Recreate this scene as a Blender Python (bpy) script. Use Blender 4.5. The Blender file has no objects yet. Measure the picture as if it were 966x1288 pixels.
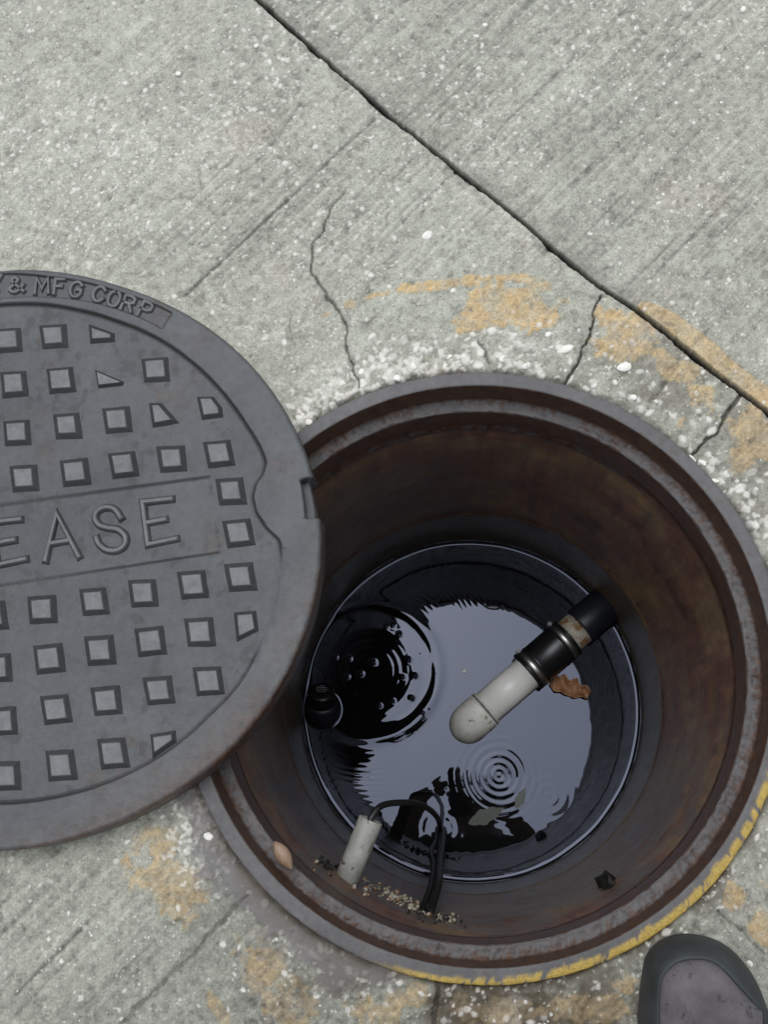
import bpy, bmesh, math, random
import numpy as np
from mathutils import Vector, Matrix

# ------------------------------------------------------------------ camera, world, sun, exposure
SC = bpy.context.scene
COL = SC.collection
C0 = (483.0, 644.0); FOC = 1400.0; NADIR = (575.71, 979.98)
CAM = np.array([-0.0188, -0.1102, 1.06])
_n = np.array([NADIR[0]-C0[0], -(NADIR[1]-C0[1]), -FOC]); _n /= np.linalg.norm(_n)
CZ = -_n; CY = np.array([0, 1.0, 0])-CZ*CZ[1]; CY /= np.linalg.norm(CY); CX = np.cross(CY, CZ)
cd = bpy.data.cameras.new('camera'); cam = bpy.data.objects.new('camera', cd); COL.objects.link(cam)
m = Matrix.Identity(4)
for i, ax in enumerate((CX, CY, CZ)):
    for j in range(3): m[i][j] = ax[j]
m.translation = Vector(CAM)
cam.matrix_world = m
cd.sensor_fit = 'VERTICAL'; cd.sensor_height = 36.0; cd.lens = FOC/1288.0*36.0
cd.clip_start = 0.005; cd.clip_end = 1000
SC.camera = cam

SUN_DIR = Vector((-0.09, 0.20, 1.0)).normalized()      # towards the sun, behind cloud
W = bpy.data.worlds.new('World'); SC.world = W; W.use_nodes = True
wn = W.node_tree.nodes; wl = W.node_tree.links
bg = wn['Background']; bg.inputs['Strength'].default_value = 0.15
sky = wn.new('ShaderNodeTexSky'); sky.sky_type = 'NISHITA'; sky.sun_disc = False
sky.sun_elevation = math.asin(SUN_DIR.z); sky.sun_rotation = math.atan2(SUN_DIR.x, SUN_DIR.y)
sky.air_density = 1.0; sky.dust_density = 3.0; sky.ozone_density = 1.0
hs = wn.new('ShaderNodeHueSaturation'); hs.inputs['Saturation'].default_value = 0.38
wl.new(sky.outputs[0], hs.inputs['Color']); wl.new(hs.outputs[0], bg.inputs['Color'])
sd = bpy.data.lights.new('sun', 'SUN'); sd.energy = 1.45; sd.angle = math.radians(42); sd.color = (.82, .91, 1.0)
so = bpy.data.objects.new('sun', sd); COL.objects.link(so)
so.rotation_euler = SUN_DIR.to_track_quat('Z', 'Y').to_euler()
SC.view_settings.view_transform = 'Standard'; SC.view_settings.look = 'None'
SC.view_settings.exposure = 0.0; SC.view_settings.gamma = 1.0

# ------------------------------------------------------------------ surveying helpers
def ray(px, py):
    d = np.array([px-C0[0], -(py-C0[1]), -FOC]); return np.array([d@CX, d@CY, d@CZ])
def PX(px, py, z=0.0):                       # point of the level z seen at a place of the photograph
    r = ray(px, py); return CAM+r*((z-CAM[2])/r[2])
def WALL(px, py, R=0.2585):                  # point of the round pit wall
    r = ray(px, py); a = r[0]**2+r[1]**2; b = 2*(CAM[0]*r[0]+CAM[1]*r[1]); c = CAM[0]**2+CAM[1]**2-R*R
    return CAM+r*((-b+math.sqrt(b*b-4*a*c))/(2*a))
def PL(pts, z=0.0): return [PX(x, y, z) for x, y in pts]
def zm(pts, ox, oy, s): return [(ox+x/s, oy+y/s) for x, y in pts]

R_WALL = 0.2585; DEPTH = 0.68
rng = np.random.RandomState(7); random.seed(7)

# ------------------------------------------------------------------ numpy noise
def vnoise(X, Y, seed):
    r = np.random.RandomState(seed); G = r.rand(256, 256)
    xi = np.floor(X).astype(int); yi = np.floor(Y).astype(int)
    fx = X-xi; fy = Y-yi; fx = fx*fx*(3-2*fx); fy = fy*fy*(3-2*fy)
    a = G[xi % 256, yi % 256]; b = G[(xi+1) % 256, yi % 256]; c = G[xi % 256, (yi+1) % 256]; d = G[(xi+1) % 256, (yi+1) % 256]
    return (a*(1-fx)+b*fx)*(1-fy)+(c*(1-fx)+d*fx)*fy
def fbm(X, Y, f, seed, octv=4, gain=.5):
    s = 0; a = 1; t = 0
    for o in range(octv):
        s = s+a*vnoise(X*f+17.3*o, Y*f+9.1*o, seed+o); t += a; a *= gain; f *= 2.03
    return s/t
def sstep(a, b, x):
    t = np.clip((x-a)/(b-a), 0, 1); return t*t*(3-2*t)
def pdist(X, Y, pts):
    best = np.full(X.shape, 9.0)
    for (x0, y0), (x1, y1) in zip(pts[:-1], pts[1:]):
        dx, dy = x1-x0, y1-y0; L = dx*dx+dy*dy
        t = np.clip(((X-x0)*dx+(Y-y0)*dy)/L, 0, 1)
        best = np.minimum(best, np.hypot(X-x0-t*dx, Y-y0-t*dy))
    return best

# ------------------------------------------------------------------ object helpers
def tag(o, label=None, cat=None, group=None, kind=None):
    if label: o['label'] = label
    if cat: o['category'] = cat
    if group: o['group'] = group
    if kind: o['kind'] = kind
    return o
def link(o, parent=None):
    COL.objects.link(o)
    if parent is not None: o.parent = parent
    return o
def mesh_np(name, V, Fq, mat, parent=None, smooth=True, attrs=None):
    V = np.asarray(V, dtype=np.float32); Fq = np.asarray(Fq, dtype=np.int32); k = Fq.shape[1]
    me = bpy.data.meshes.new(name)
    me.vertices.add(len(V)); me.vertices.foreach_set('co', V.ravel())
    me.loops.add(Fq.size); me.loops.foreach_set('vertex_index', Fq.ravel())
    me.polygons.add(len(Fq)); me.polygons.foreach_set('loop_start', np.arange(0, Fq.size, k, dtype=np.int32))
    me.update(calc_edges=True)
    if smooth: me.polygons.foreach_set('use_smooth', np.ones(len(Fq), dtype=bool))
    for an, av in (attrs or {}).items():
        av = np.asarray(av, dtype=np.float32)
        if av.ndim == 1:
            at = me.attributes.new(an, 'FLOAT', 'POINT'); at.data.foreach_set('value', av)
        else:
            at = me.attributes.new(an, 'FLOAT_COLOR', 'POINT'); at.data.foreach_set('color', av.ravel())
    me.materials.append(mat)
    return link(bpy.data.objects.new(name, me), parent)
def obj(name, bm, mat, parent=None, smooth=False, offset=None):
    if offset is not None: bmesh.ops.translate(bm, verts=bm.verts, vec=-Vector(offset))
    bmesh.ops.recalc_face_normals(bm, faces=bm.faces)
    me = bpy.data.meshes.new(name); bm.to_mesh(me); bm.free()
    if smooth:
        for p in me.polygons: p.use_smooth = True
    me.materials.append(mat)
    return link(bpy.data.objects.new(name, me), parent)
def empty(name, loc):
    o = bpy.data.objects.new(name, None); o.location = loc; o.empty_display_size = .02; return link(o)
def tube(bm, pts, rad, seg=14, cap=True):
    pts = [Vector(p) for p in pts]; rad = rad if hasattr(rad, '__len__') else [rad]*len(pts)
    rings = []; prev = None
    for i, p in enumerate(pts):
        t = (pts[min(i+1, len(pts)-1)]-pts[max(i-1, 0)]).normalized()
        if prev is None: u = t.orthogonal().normalized()
        else: u = (prev-t*prev.dot(t)).normalized()
        prev = u; v = t.cross(u)
        rings.append([bm.verts.new(p+(u*math.cos(a)+v*math.sin(a))*rad[i]) for a in [2*math.pi*k/seg for k in range(seg)]])
    for a, b in zip(rings[:-1], rings[1:]):
        for k in range(seg): bm.faces.new((a[k], a[(k+1) % seg], b[(k+1) % seg], b[k]))
    if cap: bm.faces.new(rings[0][::-1]); bm.faces.new(rings[-1])
    return rings
def axis_lathe(bm, p0, axis, prof, seg=40, cap0=True, cap1=True):   # prof: (distance along axis, radius)
    axis = Vector(axis).normalized(); p0 = Vector(p0); u = axis.orthogonal().normalized(); v = axis.cross(u); rings = []
    for s, r in prof:
        rings.append([bm.verts.new(p0+axis*s+(u*math.cos(a)+v*math.sin(a))*r) for a in [2*math.pi*k/seg for k in range(seg)]])
    for a, b in zip(rings[:-1], rings[1:]):
        for k in range(seg): bm.faces.new((a[k], a[(k+1) % seg], b[(k+1) % seg], b[k]))
    if cap0: bm.faces.new(rings[0][::-1])
    if cap1: bm.faces.new(rings[-1])
def spline(pts, n=8, closed=False):
    P = [Vector(p) for p in pts]; out = []; N = len(P)
    rngi = range(N) if closed else range(N-1)
    for i in rngi:
        if closed: a, b, c, d = P[(i-1) % N], P[i], P[(i+1) % N], P[(i+2) % N]
        else: a, b, c, d = P[max(i-1, 0)], P[i], P[i+1], P[min(i+2, N-1)]
        for k in range(n):
            t = k/n; out.append(.5*((2*b)+(c-a)*t+(2*a-5*b+4*c-d)*t*t+(3*b-a-3*c+d)*t**3))
    if not closed: out.append(P[-1])
    return out

# ------------------------------------------------------------------ materials
class NT:
    def __init__(s, name, world=False):
        s.m = bpy.data.materials.new(name); s.m.use_nodes = True; s.n = s.m.node_tree.nodes; s.l = s.m.node_tree.links
        s.b = s.n['Principled BSDF']; s.tc = s.n.new('ShaderNodeNewGeometry').outputs['Position'] if world else s.n.new('ShaderNodeTexCoord').outputs['Object']
    def put(s, node, k, v):
        i = node.inputs[k]
        if hasattr(v, 'is_linked') or hasattr(v, 'links'): s.l.new(v, i)
        else: i.default_value = v
    def noise(s, scale, detail=4, rough=.55, vec=None, dist=0):
        n = s.n.new('ShaderNodeTexNoise'); n.inputs['Scale'].default_value = scale; n.inputs['Detail'].default_value = detail
        n.inputs['Roughness'].default_value = rough; n.inputs['Distortion'].default_value = dist
        s.l.new(vec or s.tc, n.inputs['Vector']); return n.outputs['Fac']
    def vor(s, scale, out='Distance'):
        n = s.n.new('ShaderNodeTexVoronoi'); n.inputs['Scale'].default_value = scale; s.l.new(s.tc, n.inputs['Vector']); return n.outputs[out]
    def mapv(s, scale, rot=(0, 0, 0)):
        n = s.n.new('ShaderNodeMapping'); n.inputs['Scale'].default_value = scale; n.inputs['Rotation'].default_value = rot
        s.l.new(s.tc, n.inputs['Vector']); return n.outputs[0]
    def ramp(s, fac, stops):
        n = s.n.new('ShaderNodeValToRGB'); s.l.new(fac, n.inputs['Fac']); e = n.color_ramp.elements
        while len(e) < len(stops): e.new(.5)
        for i, (p, c) in enumerate(stops):
            e[i].position = p; e[i].color = (c if hasattr(c, '__len__') else (c, c, c))+((1,) if (not hasattr(c, '__len__') or len(c) == 3) else ())
        return n.outputs['Color']
    def mix(s, fac, a, b, mode='MIX'):
        n = s.n.new('ShaderNodeMix'); n.data_type = 'RGBA'; n.blend_type = mode
        for k, v in ((0, fac), (6, a), (7, b)):
            i = n.inputs[k]
            if hasattr(v, 'links'): s.l.new(v, i)
            elif hasattr(v, '__len__'): i.default_value = tuple(v)+((1,) if len(v) == 3 else ())
            else: i.default_value = v
        return n.outputs[2]
    def math(s, op, a, b=0.0, clamp=False):
        n = s.n.new('ShaderNodeMath'); n.operation = op; n.use_clamp = clamp
        for k, v in ((0, a), (1, b)):
            if hasattr(v, 'links'): s.l.new(v, n.inputs[k])
            else: n.inputs[k].default_value = v
        return n.outputs[0]
    def attr(s, name):
        n = s.n.new('ShaderNodeAttribute'); n.attribute_name = name; return n
    def sep(s, c):
        n = s.n.new('ShaderNodeSeparateColor'); s.l.new(c, n.inputs[0]); return n.outputs
    def bump(s, h, strength=.3, dist=.001, base=None):
        n = s.n.new('ShaderNodeBump'); n.inputs['Strength'].default_value = strength; n.inputs['Distance'].default_value = dist
        s.l.new(h, n.inputs['Height'])
        if base is not None: s.l.new(base, n.inputs['Normal'])
        return n.outputs[0]
    def set(s, **k):
        names = dict(col='Base Color', rough='Roughness', metal='Metallic', ior='IOR', spec='Specular IOR Level', normal='Normal', coat='Coat Weight', coatr='Coat Roughness', trans='Transmission Weight')
        for a, v in k.items():
            if isinstance(v, tuple) and len(v) == 3: v = v+(1,)
            s.put(s.b, names[a], v)
        return s.m

def mat_concrete():
    t = NT('concrete'); a = t.sep(t.attr('cmask').outputs['Color']); paint, stone, dirt = a[0], a[1], a[2]
    b = t.sep(t.attr('cmask_b').outputs['Color']); tone, cem, damp = b[0], b[1], b[2]
    n1 = t.noise(9, 5, .6); n2 = t.noise(60, 5, .65); n3 = t.noise(420, 4, .7)
    base = t.mix(n1, (.366, .362, .292), (.438, .434, .362))
    base = t.mix(t.ramp(t.noise(6.5, 4, .6), [(.48, 0.0), (.68, .55)]), base, (.415, .375, .315))
    base = t.mix(.75, base, t.ramp(n2, [(.3, .76), (.5, 1.0), (.72, 1.16)]), 'MULTIPLY')
    base = t.mix(.7, base, t.ramp(n3, [(.3, .58), (.5, 1.0), (.7, 1.36)]), 'MULTIPLY')
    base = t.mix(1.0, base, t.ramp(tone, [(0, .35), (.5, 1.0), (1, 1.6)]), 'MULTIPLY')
    cc = t.mix(n2, (.165, .155, .145), (.25, .235, .22))
    base = t.mix(cem, base, cc)
    base = t.mix(damp, base, (.085, .062, .036))
    pn = t.mix(n2, (.44, .31, .155), (.66, .49, .265))
    pn = t.mix(.8, pn, t.ramp(n3, [(.3, .6), (.5, 1.0), (.7, 1.25)]), 'MULTIPLY')
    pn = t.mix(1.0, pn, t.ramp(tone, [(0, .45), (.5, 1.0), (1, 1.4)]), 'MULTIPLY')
    pn = t.mix(t.ramp(t.noise(38, 5, .65), [(.46, 0.0), (.66, .5)]), pn, base)
    base = t.mix(paint, base, pn)
    def specks(scale, thr, rad):
        n = t.n.new('ShaderNodeTexVoronoi'); n.inputs['Scale'].default_value = scale; t.l.new(t.tc, n.inputs['Vector'])
        hue = t.sep(n.outputs['Color'])
        lim = t.math('MULTIPLY', t.math('GREATER_THAN', hue[0], thr), t.math('MULTIPLY', hue[1], rad))
        return t.math('LESS_THAN', n.outputs['Distance'], lim)
    fre = t.math('MULTIPLY', t.math('SUBTRACT', 1.0, t.math('ADD', paint, cem), True), t.ramp(t.noise(7, 3), [(.38, .12), (.62, 1.0)]))
    base = t.mix(t.math('MULTIPLY', t.math('MULTIPLY', specks(330, .86, .42), fre), .75), base, (.80, .78, .70))
    base = t.mix(t.math('MULTIPLY', t.math('MULTIPLY', specks(170, .93, .34), fre), .85), base, (.86, .83, .76))
    base = t.mix(t.math('MULTIPLY', specks(420, .80, .42), .55), base, (.11, .105, .095))
    base = t.mix(stone, base, t.mix(t.noise(150, 2), (.52, .48, .41), (.95, .91, .83)))
    base = t.mix(dirt, base, (.028, .026, .023))
    bp = t.bump(t.math('ADD', n3, t.math('MULTIPLY', n2, .6)), .5, .0012)
    r = t.math('SUBTRACT', .92, t.math('MULTIPLY', damp, .45))
    return t.set(col=base, rough=r, spec=.3, normal=bp)
def mat_iron(name, lo, hi, rough=.5):
    t = NT(name, True); a = t.sep(t.attr('imask').outputs['Color']); rust, yel, worn = a[0], a[1], a[2]
    wr = t.math('MULTIPLY', worn, t.ramp(t.noise(90, 4, .6), [(.3, .35), (.7, 1.0)]))
    n1 = t.noise(14, 5, .6); n2 = t.noise(130, 5, .65); n3 = t.noise(700, 3, .7)
    c = t.mix(t.ramp(n1, [(.3, 0.0), (.7, 1.0)]), lo, hi)
    c = t.mix(.8, c, t.ramp(n2, [(.3, .75), (.5, 1.0), (.7, 1.2)]), 'MULTIPLY')
    c = t.mix(wr, c, t.mix(n2, (.15, .148, .147), (.25, .245, .24)))
    rc = t.ramp(n2, [(.25, (.030, .013, .008)), (.5, (.075, .035, .020)), (.75, (.15, .075, .035))])
    c = t.mix(rust, c, rc)
    yc = t.mix(n2, (.34, .22, .03), (.66, .46, .11)); yc = t.mix(t.ramp(n3, [(.38, .55), (.5, 0.0)]), yc, (.10, .065, .025))
    c = t.mix(yel, c, yc)
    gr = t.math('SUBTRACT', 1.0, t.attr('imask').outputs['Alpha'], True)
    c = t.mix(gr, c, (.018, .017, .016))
    c = t.mix(t.ramp(n3, [(.66, 0.0), (.74, .35)]), c, (.20, .195, .19))
    bp = t.bump(t.math('ADD', n3, t.math('MULTIPLY', n2, 1.3)), .6, .0010)
    rr0 = t.math('ADD', rough-.1, t.math('MULTIPLY', n2, .25))
    return t.set(col=c, rough=t.math('SUBTRACT', rr0, t.math('MULTIPLY', rust, .12)), spec=.45, normal=bp)
def mat_wall():
    t = NT('rusty_steel'); a = t.sep(t.attr('wmask').outputs['Color']); wet, orange, spot = a[0], a[1], a[2]
    st = t.mapv((1, 1, .14)); n1 = t.noise(11, 6, .62); n2 = t.noise(70, 5, .65, st); n3 = t.noise(400, 3, .7)
    c = t.ramp(n1, [(.30, (.085, .041, .030)), (.46, (.19, .086, .056)), (.60, (.235, .152, .084)), (.76, (.34, .19, .075))])
    c = t.mix(.8, c, t.ramp(n2, [(.3, .45), (.5, 1.0), (.72, 1.6)]), 'MULTIPLY')
    c = t.mix(wet, c, t.mix(n1, (.060, .056, .044), (.145, .130, .098)))
    c = t.mix(orange, c, t.mix(n2, (.17, .075, .022), (.30, .17, .075)))
    c = t.mix(spot, c, (.42, .40, .36))
    bp = t.bump(t.math('ADD', t.math('MULTIPLY', n3, .8), t.math('ADD', t.math('MULTIPLY', n2, 1.6), t.math('MULTIPLY', t.noise(32, 5, .7), 2.0))), .7, .0018)
    r = t.math('SUBTRACT', t.math('ADD', .34, t.math('MULTIPLY', n2, .22)), t.math('MULTIPLY', wet, .14))
    return t.set(col=c, rough=r, spec=.45, normal=bp)
def mat_plain(name, lo, hi, scale=40, rough=.5, bump=.2, metal=0, spots=None, spec=.5):
    t = NT(name); n = t.noise(scale, 5, .6); f = t.noise(scale*9, 3, .6)
    c = t.mix(t.ramp(n, [(.3, 0.0), (.7, 1.0)]), lo, hi)
    if spots:
        k = t.noise(scale*1.7, 4, .7); c = t.mix(t.ramp(k, [(spots[0], 0.0), (spots[0]+.06, 1.0)]), c, spots[1])
    return t.set(col=c, rough=t.math('ADD', rough-.06, t.math('MULTIPLY', n, .12)), metal=float(metal), spec=spec, normal=t.bump(t.math('ADD', f, n), bump, .0008))
def mat_water():
    t = NT('dark_greasy_water'); n = t.noise(6, 3)
    t.b.inputs['Specular Tint'].default_value = (.73, .78, 1.0, 1)     # blue of the reflected sky put into the tint
    return t.set(col=t.mix(n, (.0025, .003, .0035), (.006, .006, .006)), rough=.012, ior=1.43, spec=.5)

M_CON = mat_concrete()
M_LID = mat_iron('grey_cast_iron', (.064, .067, .068), (.098, .101, .101), .47)
M_FRAME = mat_iron('frame_cast_iron', (.080, .074, .072), (.128, .120, .116), .46)
M_WALL = mat_wall(); M_WATER = mat_water()
M_PVC = mat_plain('white_pvc', (.72, .70, .65), (.82, .80, .76), 22, .34, .1, spots=(.72, (.35, .33, .27)))
M_PVC2 = mat_plain('mottled_pvc', (.56, .54, .48), (.72, .70, .64), 45, .42, .15, spots=(.60, (.16, .15, .11)))
M_CONDUIT = mat_plain('dirty_conduit', (.24, .235, .20), (.42, .41, .37), 55, .6, .4, spots=(.58, (.10, .09, .06)))
M_RUBBER = mat_plain('black_rubber', (.006, .006, .007), (.013, .013, .014), 50, .32, .15)
M_ABS = mat_plain('black_plastic_pipe', (.010, .011, .016), (.020, .021, .028), 30, .42, .2)
M_STEEL = mat_plain('clamp_steel', (.40, .39, .36), (.62, .60, .57), 60, .38, .1, metal=1)
M_CABLE = mat_plain('black_cable', (.008, .008, .008), (.018, .018, .018), 60, .45, .2)
M_RUSTPVC = mat_plain('rust_stained_pvc', (.36, .30, .22), (.55, .52, .44), 45, .5, .2, spots=(.50, (.26, .13, .05)))
M_LEAF = mat_plain('dead_leaf', (.17, .065, .02), (.34, .17, .075), 60, .55, .5, spots=(.60, (.42, .38, .33)))
M_NUT = mat_plain('tan_pod', (.20, .115, .065), (.44, .31, .21), 45, .5, .3)
M_STONE = mat_plain('white_stone', (.74, .70, .62), (.92, .88, .80), 120, .7, .3)
M_CRUMB = mat_plain('mortar_crumbs', (.20, .155, .085), (.50, .45, .34), 60, .8, .4)
M_TAR = mat_plain('black_scrap', (.008, .008, .007), (.02, .018, .014), 90, .6, .5)
M_RAND = mat_plain('shoe_rubber', (.020, .024, .025), (.042, .048, .049), 50, .6, .2)
M_SUEDE = mat_plain('grey_suede', (.085, .076, .080), (.165, .148, .148), 38, .8, .8, spots=(.60, (.070, .062, .061)))
M_CLOTH = mat_plain('olive_shirt', (.035, .045, .022), (.06, .072, .038), 50, .9, .3)
M_TROUSER = mat_plain('dark_trousers', (.02, .022, .03), (.035, .037, .048), 60, .9, .3)
M_SKIN = mat_plain('skin', (.22, .12, .08), (.30, .17, .115), 30, .5, .1)
M_HAIR = mat_plain('dark_hair', (.01, .008, .007), (.02, .015, .012), 90, .5, .5)
M_PRINT = mat_plain('pale_print', (.30, .30, .31), (.40, .40, .42), 80, .6, 0)
M_PHONE = mat_plain('phone_body', (.01, .01, .011), (.015, .015, .016), 50, .35, 0)

# ------------------------------------------------------------------ paved concrete
STEP = 0.00125
GX0, GX1, GY0, GY1 = -0.562, 0.345, -0.362, 0.772
xs = np.arange(GX0, GX1+STEP/2, STEP); ys = np.arange(GY0, GY1+STEP/2, STEP)
X, Y = np.meshgrid(xs, ys, indexing='ij')
RR = np.hypot(X, Y); TH = np.arctan2(Y, X)
JOINT = [p[:2] for p in PL([(240, -65), (325, 0), (372, 42), (420, 85), (480, 137), (545, 190), (592, 227), (640, 265), (695, 312), (750, 357), (800, 390), (850, 430), (900, 470), (966, 520), (1060, 590)])]
CR1 = [p[:2] for p in PL([(436, 238), (420, 256), (410, 280), (392, 312), (393, 345), (409, 368), (425, 391), (436, 410), (436, 440), (446, 466), (453, 490)])]
CR2 = [p[:2] for p in PL([(757, 372), (747, 395), (741, 425), (731, 447), (721, 468), (708, 486)])]
CR3 = [p[:2] for p in PL([(932, 500), (917, 519), (903, 541), (884, 560), (872, 572)])]
CR4 = [p[:2] for p in PL([(553, 1234), (549, 1255), (546, 1270), (543, 1300), (538, 1340)])]
CR5 = [p[:2] for p in PL([(312, 1126), (280, 1158), (240, 1200), (205, 1236), (150, 1290)])]
CR6 = [p[:2] for p in PL([(838, 480), (828, 495), (820, 506)])]
CR7 = [p[:2] for p in PL([(600, 428), (609, 440), (617, 456)])]
CR8 = [p[:2] for p in PL([(905, 1148), (925, 1165), (945, 1185), (962, 1200)])]
wx = X+(fbm(X, Y, 90, 11, 4, .65)-.5)*.0022; wy = Y+(fbm(X, Y, 90, 21, 4, .65)-.5)*.0022
wx2 = X+(fbm(X, Y, 90, 31, 4, .65)-.5)*.0075; wy2 = Y+(fbm(X, Y, 90, 41, 4, .65)-.5)*.0075

jx = np.array([p[0] for p in JOINT]); jy = np.array([p[1] for p in JOINT])
side = wy-np.interp(wx, jx, jy)                      # >0: the slab beyond the joint
dJ = pdist(wx, wy, JOINT)
Z = np.zeros_like(X)
# broom finish: lines that run up to the right
def broom(ang, f, seed):
    c, s = math.cos(ang), math.sin(ang); U = X*c+Y*s; Vv = -X*s+Y*c
    return vnoise(U*7+3*vnoise(U*3, Vv*20, seed+5), Vv*f, seed)*.6+vnoise(U*18, Vv*f*2.1, seed+1)*.4
br = broom(math.radians(46), 250, 51)
big = fbm(X, Y, 5, 61, 4); mid = fbm(X, Y, 28, 71, 4); fine = fbm(X, Y, 230, 81, 3, .6)
wear = sstep(.36, .60, fbm(X, Y, 4, 90, 3))
Z += (br-.5)*.0016*(.35+.65*wear)+(mid-.5)*.0022+(fine-.5)*.0012
near = 1-sstep(.295, .40, RR)                        # broken, exposed band around the frame
Z += near*((fbm(X, Y, 45, 101, 4)-.5)*.013-.0016)+near*(fbm(X, Y, 150, 103, 3)-.5)*.003
# dark scratches along the broom direction
streak = np.zeros_like(X)
for (a, b, wdt, amp) in [((232, 372), (472, 148), .0022, .85), ((300, 300), (362, 232), .002, .25), ((338, 186), (378, 130), .0022, .5), ((430, 290), (520, 200), .0015, .35),
                         ((700, 330), (790, 240), .0016, .45), ((780, 370), (850, 300), .0015, .35), ((820, 350), (940, 225), .0018, .4), ((640, 150), (700, 92), .0015, .35),
                         ((880, 330), (966, 240), .0015, .3), ((20, 1250), (110, 1160), .0018, .5), ((100, 1270), (230, 1150), .0015, .4), ((5, 1170), (60, 1110), .003, .5),
                         ((700, 250), (760, 190), .0013, .3), ((420, 330), (470, 280), .0012, .35), ((500, 200), (570, 130), .0012, .2)]:
    d = pdist(wx*.3+X*.7, wy*.3+Y*.7, [PX(*a)[:2], PX(*b)[:2]]); g = np.exp(-(d/wdt)**2)*amp*(.45+.9*mid)
    streak = np.maximum(streak, g)
Z -= streak*.0012
stone = np.zeros_like(X); paint = np.zeros_like(X); dirt = np.zeros_like(X); damp = np.zeros_like(X); cem = np.zeros_like(X)
# worn yellow paint: a ring round the manhole, in patches
def blob(px, py, rx, ry, rot=0):
    c = PX(px, py); s = .00078; a = math.radians(rot); dx = (X-c[0]); dy = (Y-c[1])
    u = dx*math.cos(a)+dy*math.sin(a); v = -dx*math.sin(a)+dy*math.cos(a)
    return np.exp(-((u/(rx*s))**2+(v/(ry*s))**2))
pn = fbm(X, Y, 55, 111, 5, .62)
pb = np.zeros_like(X)
for b, k in [((645, 385, 76, 38, -5), 1.1), ((592, 405, 30, 26), .9), ((560, 358, 76, 11, 8), 1.1), ((655, 352, 50, 10, -8), 1.0), ((470, 373, 45, 8, 14), .75), ((440, 384, 14, 10, 10), 1.1), ((410, 396, 16, 6, 35), .8), ((690, 398, 25, 22), .7), ((680, 362, 22, 10, -12), 1.0),
             ((790, 425, 46, 56, -45), 1.0), ((765, 405, 34, 34), .72), ((845, 460, 50, 30, -35), .85), ((885, 500, 30, 34), .85), ((860, 530, 30, 20), .5), ((955, 545, 42, 46), .95), ((935, 580, 28, 24), .75), ((800, 395, 36, 14, -38), .55),
             ((200, 1060, 62, 42, 30), .75), ((215, 1120, 52, 62, 70), .85), ((150, 1080, 20, 24, 0), .45), ((235, 1165, 40, 22, 60), .7), ((330, 1215, 56, 46, 35), .75), ((360, 1260, 50, 50), .75), ((295, 1190, 22, 40), .6), ((258, 1100, 10, 12), .8), ((275, 1270, 9, 34, 40), .9),
             ((480, 1270, 60, 30), .7), ((620, 1275, 70, 24), 1.0), ((525, 1255, 20, 24), .9), ((745, 1270, 60, 26), .9), ((790, 1240, 30, 20), .6), ((925, 1128, 16, 22), 1.0), ((958, 1165, 18, 30), .95), ((960, 1112, 12, 12), .8), ((8, 1130, 20, 30), .3)]:
    pb = np.maximum(pb, blob(*b)*k)
pf = fbm(X, Y, 210, 115, 4, .65)
paint = sstep(.47, .55, pb*.56+pn*.52+pf*.22-.20)*(.62+.38*sstep(.36, .46, pf))*(.75+.25*sstep(.40, .55, pn))
strip = [p[:2] for p in PL([(808, 388), (838, 405), (870, 430), (905, 463), (940, 490), (1000, 530)])]
dS = pdist(wx, wy, strip)                             # thick paint bead along the far side of the joint
sw = np.interp(X, [PX(800, 388)[0], PX(830, 400)[0], PX(900, 450)[0], PX(960, 500)[0]], [.006, .013, .017, .016])
bead = sstep(1.0, .75, dS/sw)*(side > 0)
paint = np.maximum(paint, bead*(.72+.28*sstep(.35, .5, pn)))
Z += bead*(.0035+.002*(mid-.5))+paint*.0009
# exposed aggregate and chips stamped as low bumps
def stamp(cx, cy, r, h, val):
    i0 = int((cx-GX0-2*r)/STEP); i1 = int((cx-GX0+2*r)/STEP)+2; j0 = int((cy-GY0-2*r)/STEP); j1 = int((cy-GY0+2*r)/STEP)+2
    i0 = max(i0, 0); j0 = max(j0, 0)
    if i1 <= i0 or j1 <= j0: return
    sx = X[i0:i1, j0:j1]-cx; sy = Y[i0:i1, j0:j1]-cy
    if sx.size == 0: return
    a = random.random()*6.283; e = .42+.5*random.random(); u = sx*math.cos(a)+sy*math.sin(a); v = (-sx*math.sin(a)+sy*math.cos(a))/e
    f_ = random.uniform(-.5, .5); d = np.maximum(np.maximum(abs(u+f_*v)*1.05, abs(v)*1.1), (abs(u)*.8+abs(v)*.8))/r
    k = np.clip((1.10-d)*4.5, 0, 1)
    stone[i0:i1, j0:j1] = np.maximum(stone[i0:i1, j0:j1], k*val); Z[i0:i1, j0:j1] += k*h
cl = fbm(X, Y, 7, 121, 3)
def density(cx, cy):
    i = min(max(int((cx-GX0)/STEP), 0), X.shape[0]-1); j = min(max(int((cy-GY0)/STEP), 0), X.shape[1]-1)
    return cl[i, j], near[i, j], paint[i, j], side[i, j]
cnt = 0
for k in range(30000):
    cx = random.uniform(GX0, GX1); cy = random.uniform(GY0, GY1)
    c, nr, pa, sd_ = density(cx, cy)
    up = min(max((cy-.1)/.5, 0), 1)
    if random.random() > (.07+1.05*max(c-.43, 0)*(.55+1.5*up))*(1-.7*pa): continue
    r = .0010+.0026*random.random()**3.5
    stamp(cx, cy, r, .0003, random.uniform(.35, 1)); cnt += 1
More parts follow.
